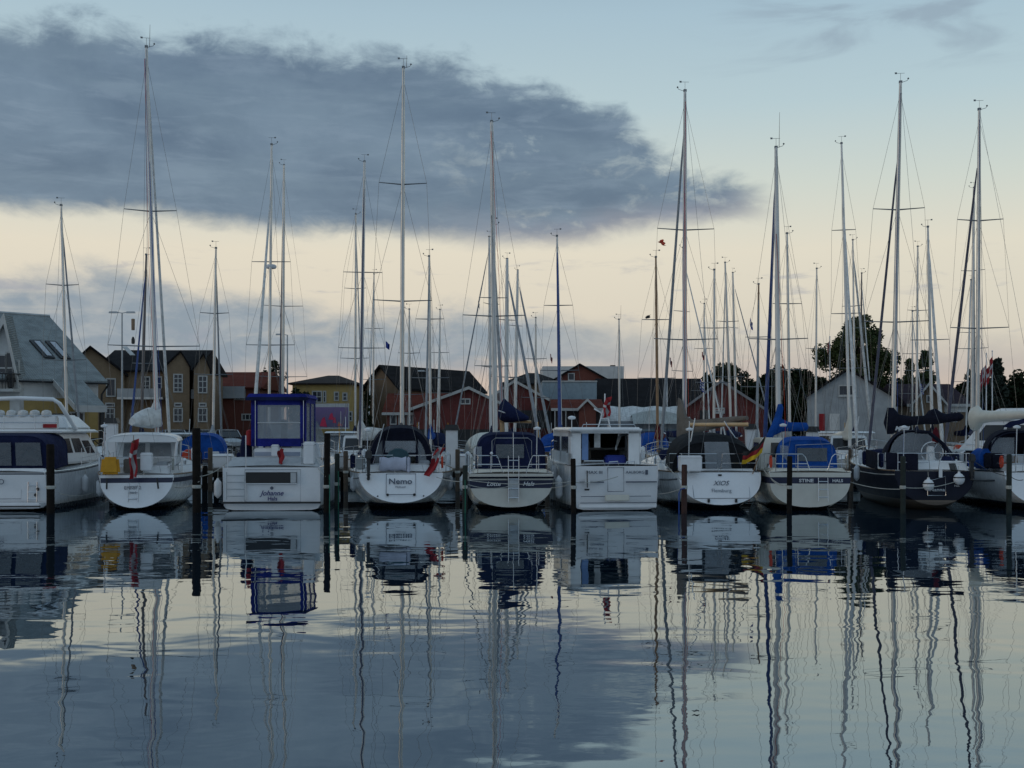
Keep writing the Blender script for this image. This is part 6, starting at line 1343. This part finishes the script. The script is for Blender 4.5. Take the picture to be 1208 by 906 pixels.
for i, (px, py, lab) in enumerate(((1165, 426, 'limp danish flag on the left flagpole of the pair near the right edge'), (1172, 420, 'limp danish flag on the right flagpole of the pair near the right edge'))):
    tag(flag_mesh(danish, 1.3, 1.9, limp=.72, seed=30+i, mats=[RED, FLW], name='danish_flag', loc=P(px-1.5, py, 84-.1), dirx=-1 if i == 0 else -.9), lab, 'flag', 'danish flags on the flagpoles')
flagpole(979, 398, 95, 'thin flagpole with a small red flag in front of the large round tree'); tag(flag_mesh(danish, .8, 1.1, limp=.8, seed=33, mats=[RED, FLW], name='danish_flag', loc=P(979, 399, 94.9), dirx=-1), 'small danish flag flying before the large round tree', 'flag', 'danish flags on the flagpoles')
flagpole(787, 424, 96, 'thin flagpole standing before the black hall roof')
def pedestal(px, py0, py1, D, zb_, label, w=.42):
    p = P(px, py0, D); r = thing('service_pedestal', label, 'pedestal', (p.x, D, zb_)); h = p.z-zb_
    MB().box(-w/2, w/2, -.15, .15, 0, h-.25).build('body', WHITEP, r, bevel=.02); MB().frus((-w/2-.08, w/2+.08, -.22, .22, h-.25), (-w/2, w/2, -.18, .18, h)).build('cap', BLACK, r)
    return r
pedestal(132, 493, 540, 51.2, 1.0, 'white service pedestal with black cap on the pier left of the yellow-bag sloop', .5)
pedestal(533, 501, 540, 51.2, 1.0, 'white service pedestal beside the right shoulder of the dark tent', .55)
pedestal(958, 503, 540, 51.2, 1.0, 'white service pedestal behind the royal blue cockpit tent', .5)
pedestal(885, 500, 540, 51.2, 1.0, 'white service pedestal behind the german flag', .4)
# gear standing on the pier
def dockbox(px, lab, m_, w=.9, h=.55):
    p = P(px, 0, 51.4); r = thing('dock_box', lab, 'box', (p.x, 51.4, 1.0), R(px % 11-5), 'boxes on the near pier')
    o = MB().box(-w/2, w/2, -.28, .28, 0, h).build('body', m_, r, bevel=.03); MB().frus((-w/2-.04, w/2+.04, -.32, .32, h), (-w/2, w/2, -.26, .26, h+.1)).build('lid', m_, r)
for px, lab, m_ in ((262, 'white dock box on the pier right of the tall black post', WHITEP), (398, 'grey dock box on the pier behind the short brownish post', GREYD), (543, 'white dock box on the pier behind the slim greenish post', WHITEP),
    (660, 'blue dock box on the pier between navy-tent yacht and hardtop motor boat', ROYAL), (785, 'grey dock box on the pier right of the hardtop motor boat', GREYD), (1012, 'white dock box on the pier left of the navy hulled sloop', WHITEP)): dockbox(px, lab, m_)
for i, (px, pt2, lab) in enumerate(((248, 528, 'brown timber pile at the pier just right of the tall black post'), (408, 532, 'thin timber pile at the pier left of the dark-tented sloop'), (540, 530, 'weathered timber pile at the pier right of the dark-tented sloop'), (646, 533, 'timber pile at the pier left of the hardtop motor boat'),
    (779, 531, 'timber pile at the pier just right of the hardtop motor boat'), (905, 533, 'timber pile at the pier left of the royal blue tented motorsailer'), (1004, 530, 'timber pile at the pier between motorsailer and navy hulled sloop'), (1141, 531, 'timber pile at the pier right of the navy hulled sloop'))):
    post(px, pt2, 49.6, .12, lab, mat('weathered_timber', (.09,.065,.045), .85, var=.2, sc=6), group='piles along the near pier')
# quay railing on the left
r = thing('quay_railing', 'black quay railing with crossed bars under the lean-to of the slate-roofed house', 'railing', (P(110,0,60.6).x, 60.6, 1.25))
o = MB(); [o.box(i*.9-2.7-.03, i*.9-2.7+.03, -.03, .03, 0, 1.05) for i in range(7)]; o.build('post', BLACK, r)
tubes(r, 'rail', [[(-2.7,0,1.02),(2.7,0,1.02)], [(-2.7,0,.15),(2.7,0,.15)]]+[[(-2.7+i*.9,0,.15),(-1.8+i*.9,0,1.0)] for i in range(6)]+[[(-2.7+i*.9,0,1.0),(-1.8+i*.9,0,.15)] for i in range(6)], .03, BLACK)
def car(px, D, rz, col, label, name='parked_car'):
    p = P(px, 0, D); r = thing(name, label, 'car', (p.x, D, 1.25), rz, 'cars parked on the quay')
    def sec(x, w, zl_, zh): return [Vector((x, w*math.cos(a)*(1-.12*max(0, math.sin(a))), zl_+(zh-zl_)*(.5+.5*math.copysign(abs(math.sin(a))**.5, math.sin(a))))) for a in [2*PI*i/16 for i in range(16)]]
    MB().loft([sec(-2.15,.7,.35,.7), sec(-2.05,.85,.25,.85), sec(-1.3,.88,.22,.98), sec(0,.9,.2,.95), sec(1.2,.88,.22,.9), sec(1.95,.82,.25,.72), sec(2.1,.7,.32,.6)]).build('body', col, r, smooth=True)
    gh = MB(); gh.loft([[Vector((x, s_*w, z)) for s_, z in ((-1, .88), (-.82, zt_), (.82, zt_), (1, .88))] for x, w, zt_ in ((-2.0,.74,.92),(-1.5,.78,1.36),(-.6,.8,1.46),(.35,.8,1.42),(1.1,.76,.95))]); cab = gh.build('cabin', GLASSD, r, smooth=False)
    MB().loft([[Vector((x, s_*w, z)) for s_, z in ((-1, zt_), (-.9, zt_+.03), (.9, zt_+.03), (1, zt_))] for x, w, zt_ in ((-1.55,.64,1.36),(-.6,.66,1.47),(.4,.66,1.43))]).build('roof', col, cab)
    tubes(cab, 'pillars', [[(1.12, s_*.76, .95), (.38, s_*.66, 1.44)] for s_ in (-1, 1)]+[[(-1.5, s_*.66, 1.38), (-2.0, s_*.74, .92)] for s_ in (-1, 1)]+[[(-.5, s_*.82, .95), (-.5, s_*.67, 1.46)] for s_ in (-1, 1)], .04, col)
    for x in (-1.35, 1.35):
        for s_ in (-.8, .8):
            w = MB().rev((x, s_, .33), [(.2,-.1),(.33,-.09),(.33,.09),(.2,.1)], 14, axis='y').build('wheel', BLACK, r, smooth=True); MB().rev((x, s_*1.0, .33), [(.02,-.115),(.19,-.11),(.19,.11),(.02,.115)], 10, axis='y').build('rim', ALU, w)
    for s_ in (-.6, .6): MB().box(2.02, 2.09, s_-.14, s_+.14, .55, .68).build('headlight', WFR, r)
SIL = mat('silver_paint', (.4,.42,.44), .25, .5, var=.04); DKP = mat('dark_paint', (.02,.025,.035), .2, .3, var=.04)
car(205, 79, R(-62), SIL, 'silver car parked on the quay nearest the yellow-bag sloop mast'); car(221, 80, R(-62), DKP, 'dark car parked beside the silver car under the white windows'); car(240, 80, R(-62), SIL, 'pale car parked behind the tall black mooring post'); car(268, 81, R(-62), SIL, 'pale car parked in front of the red roofed brick building')
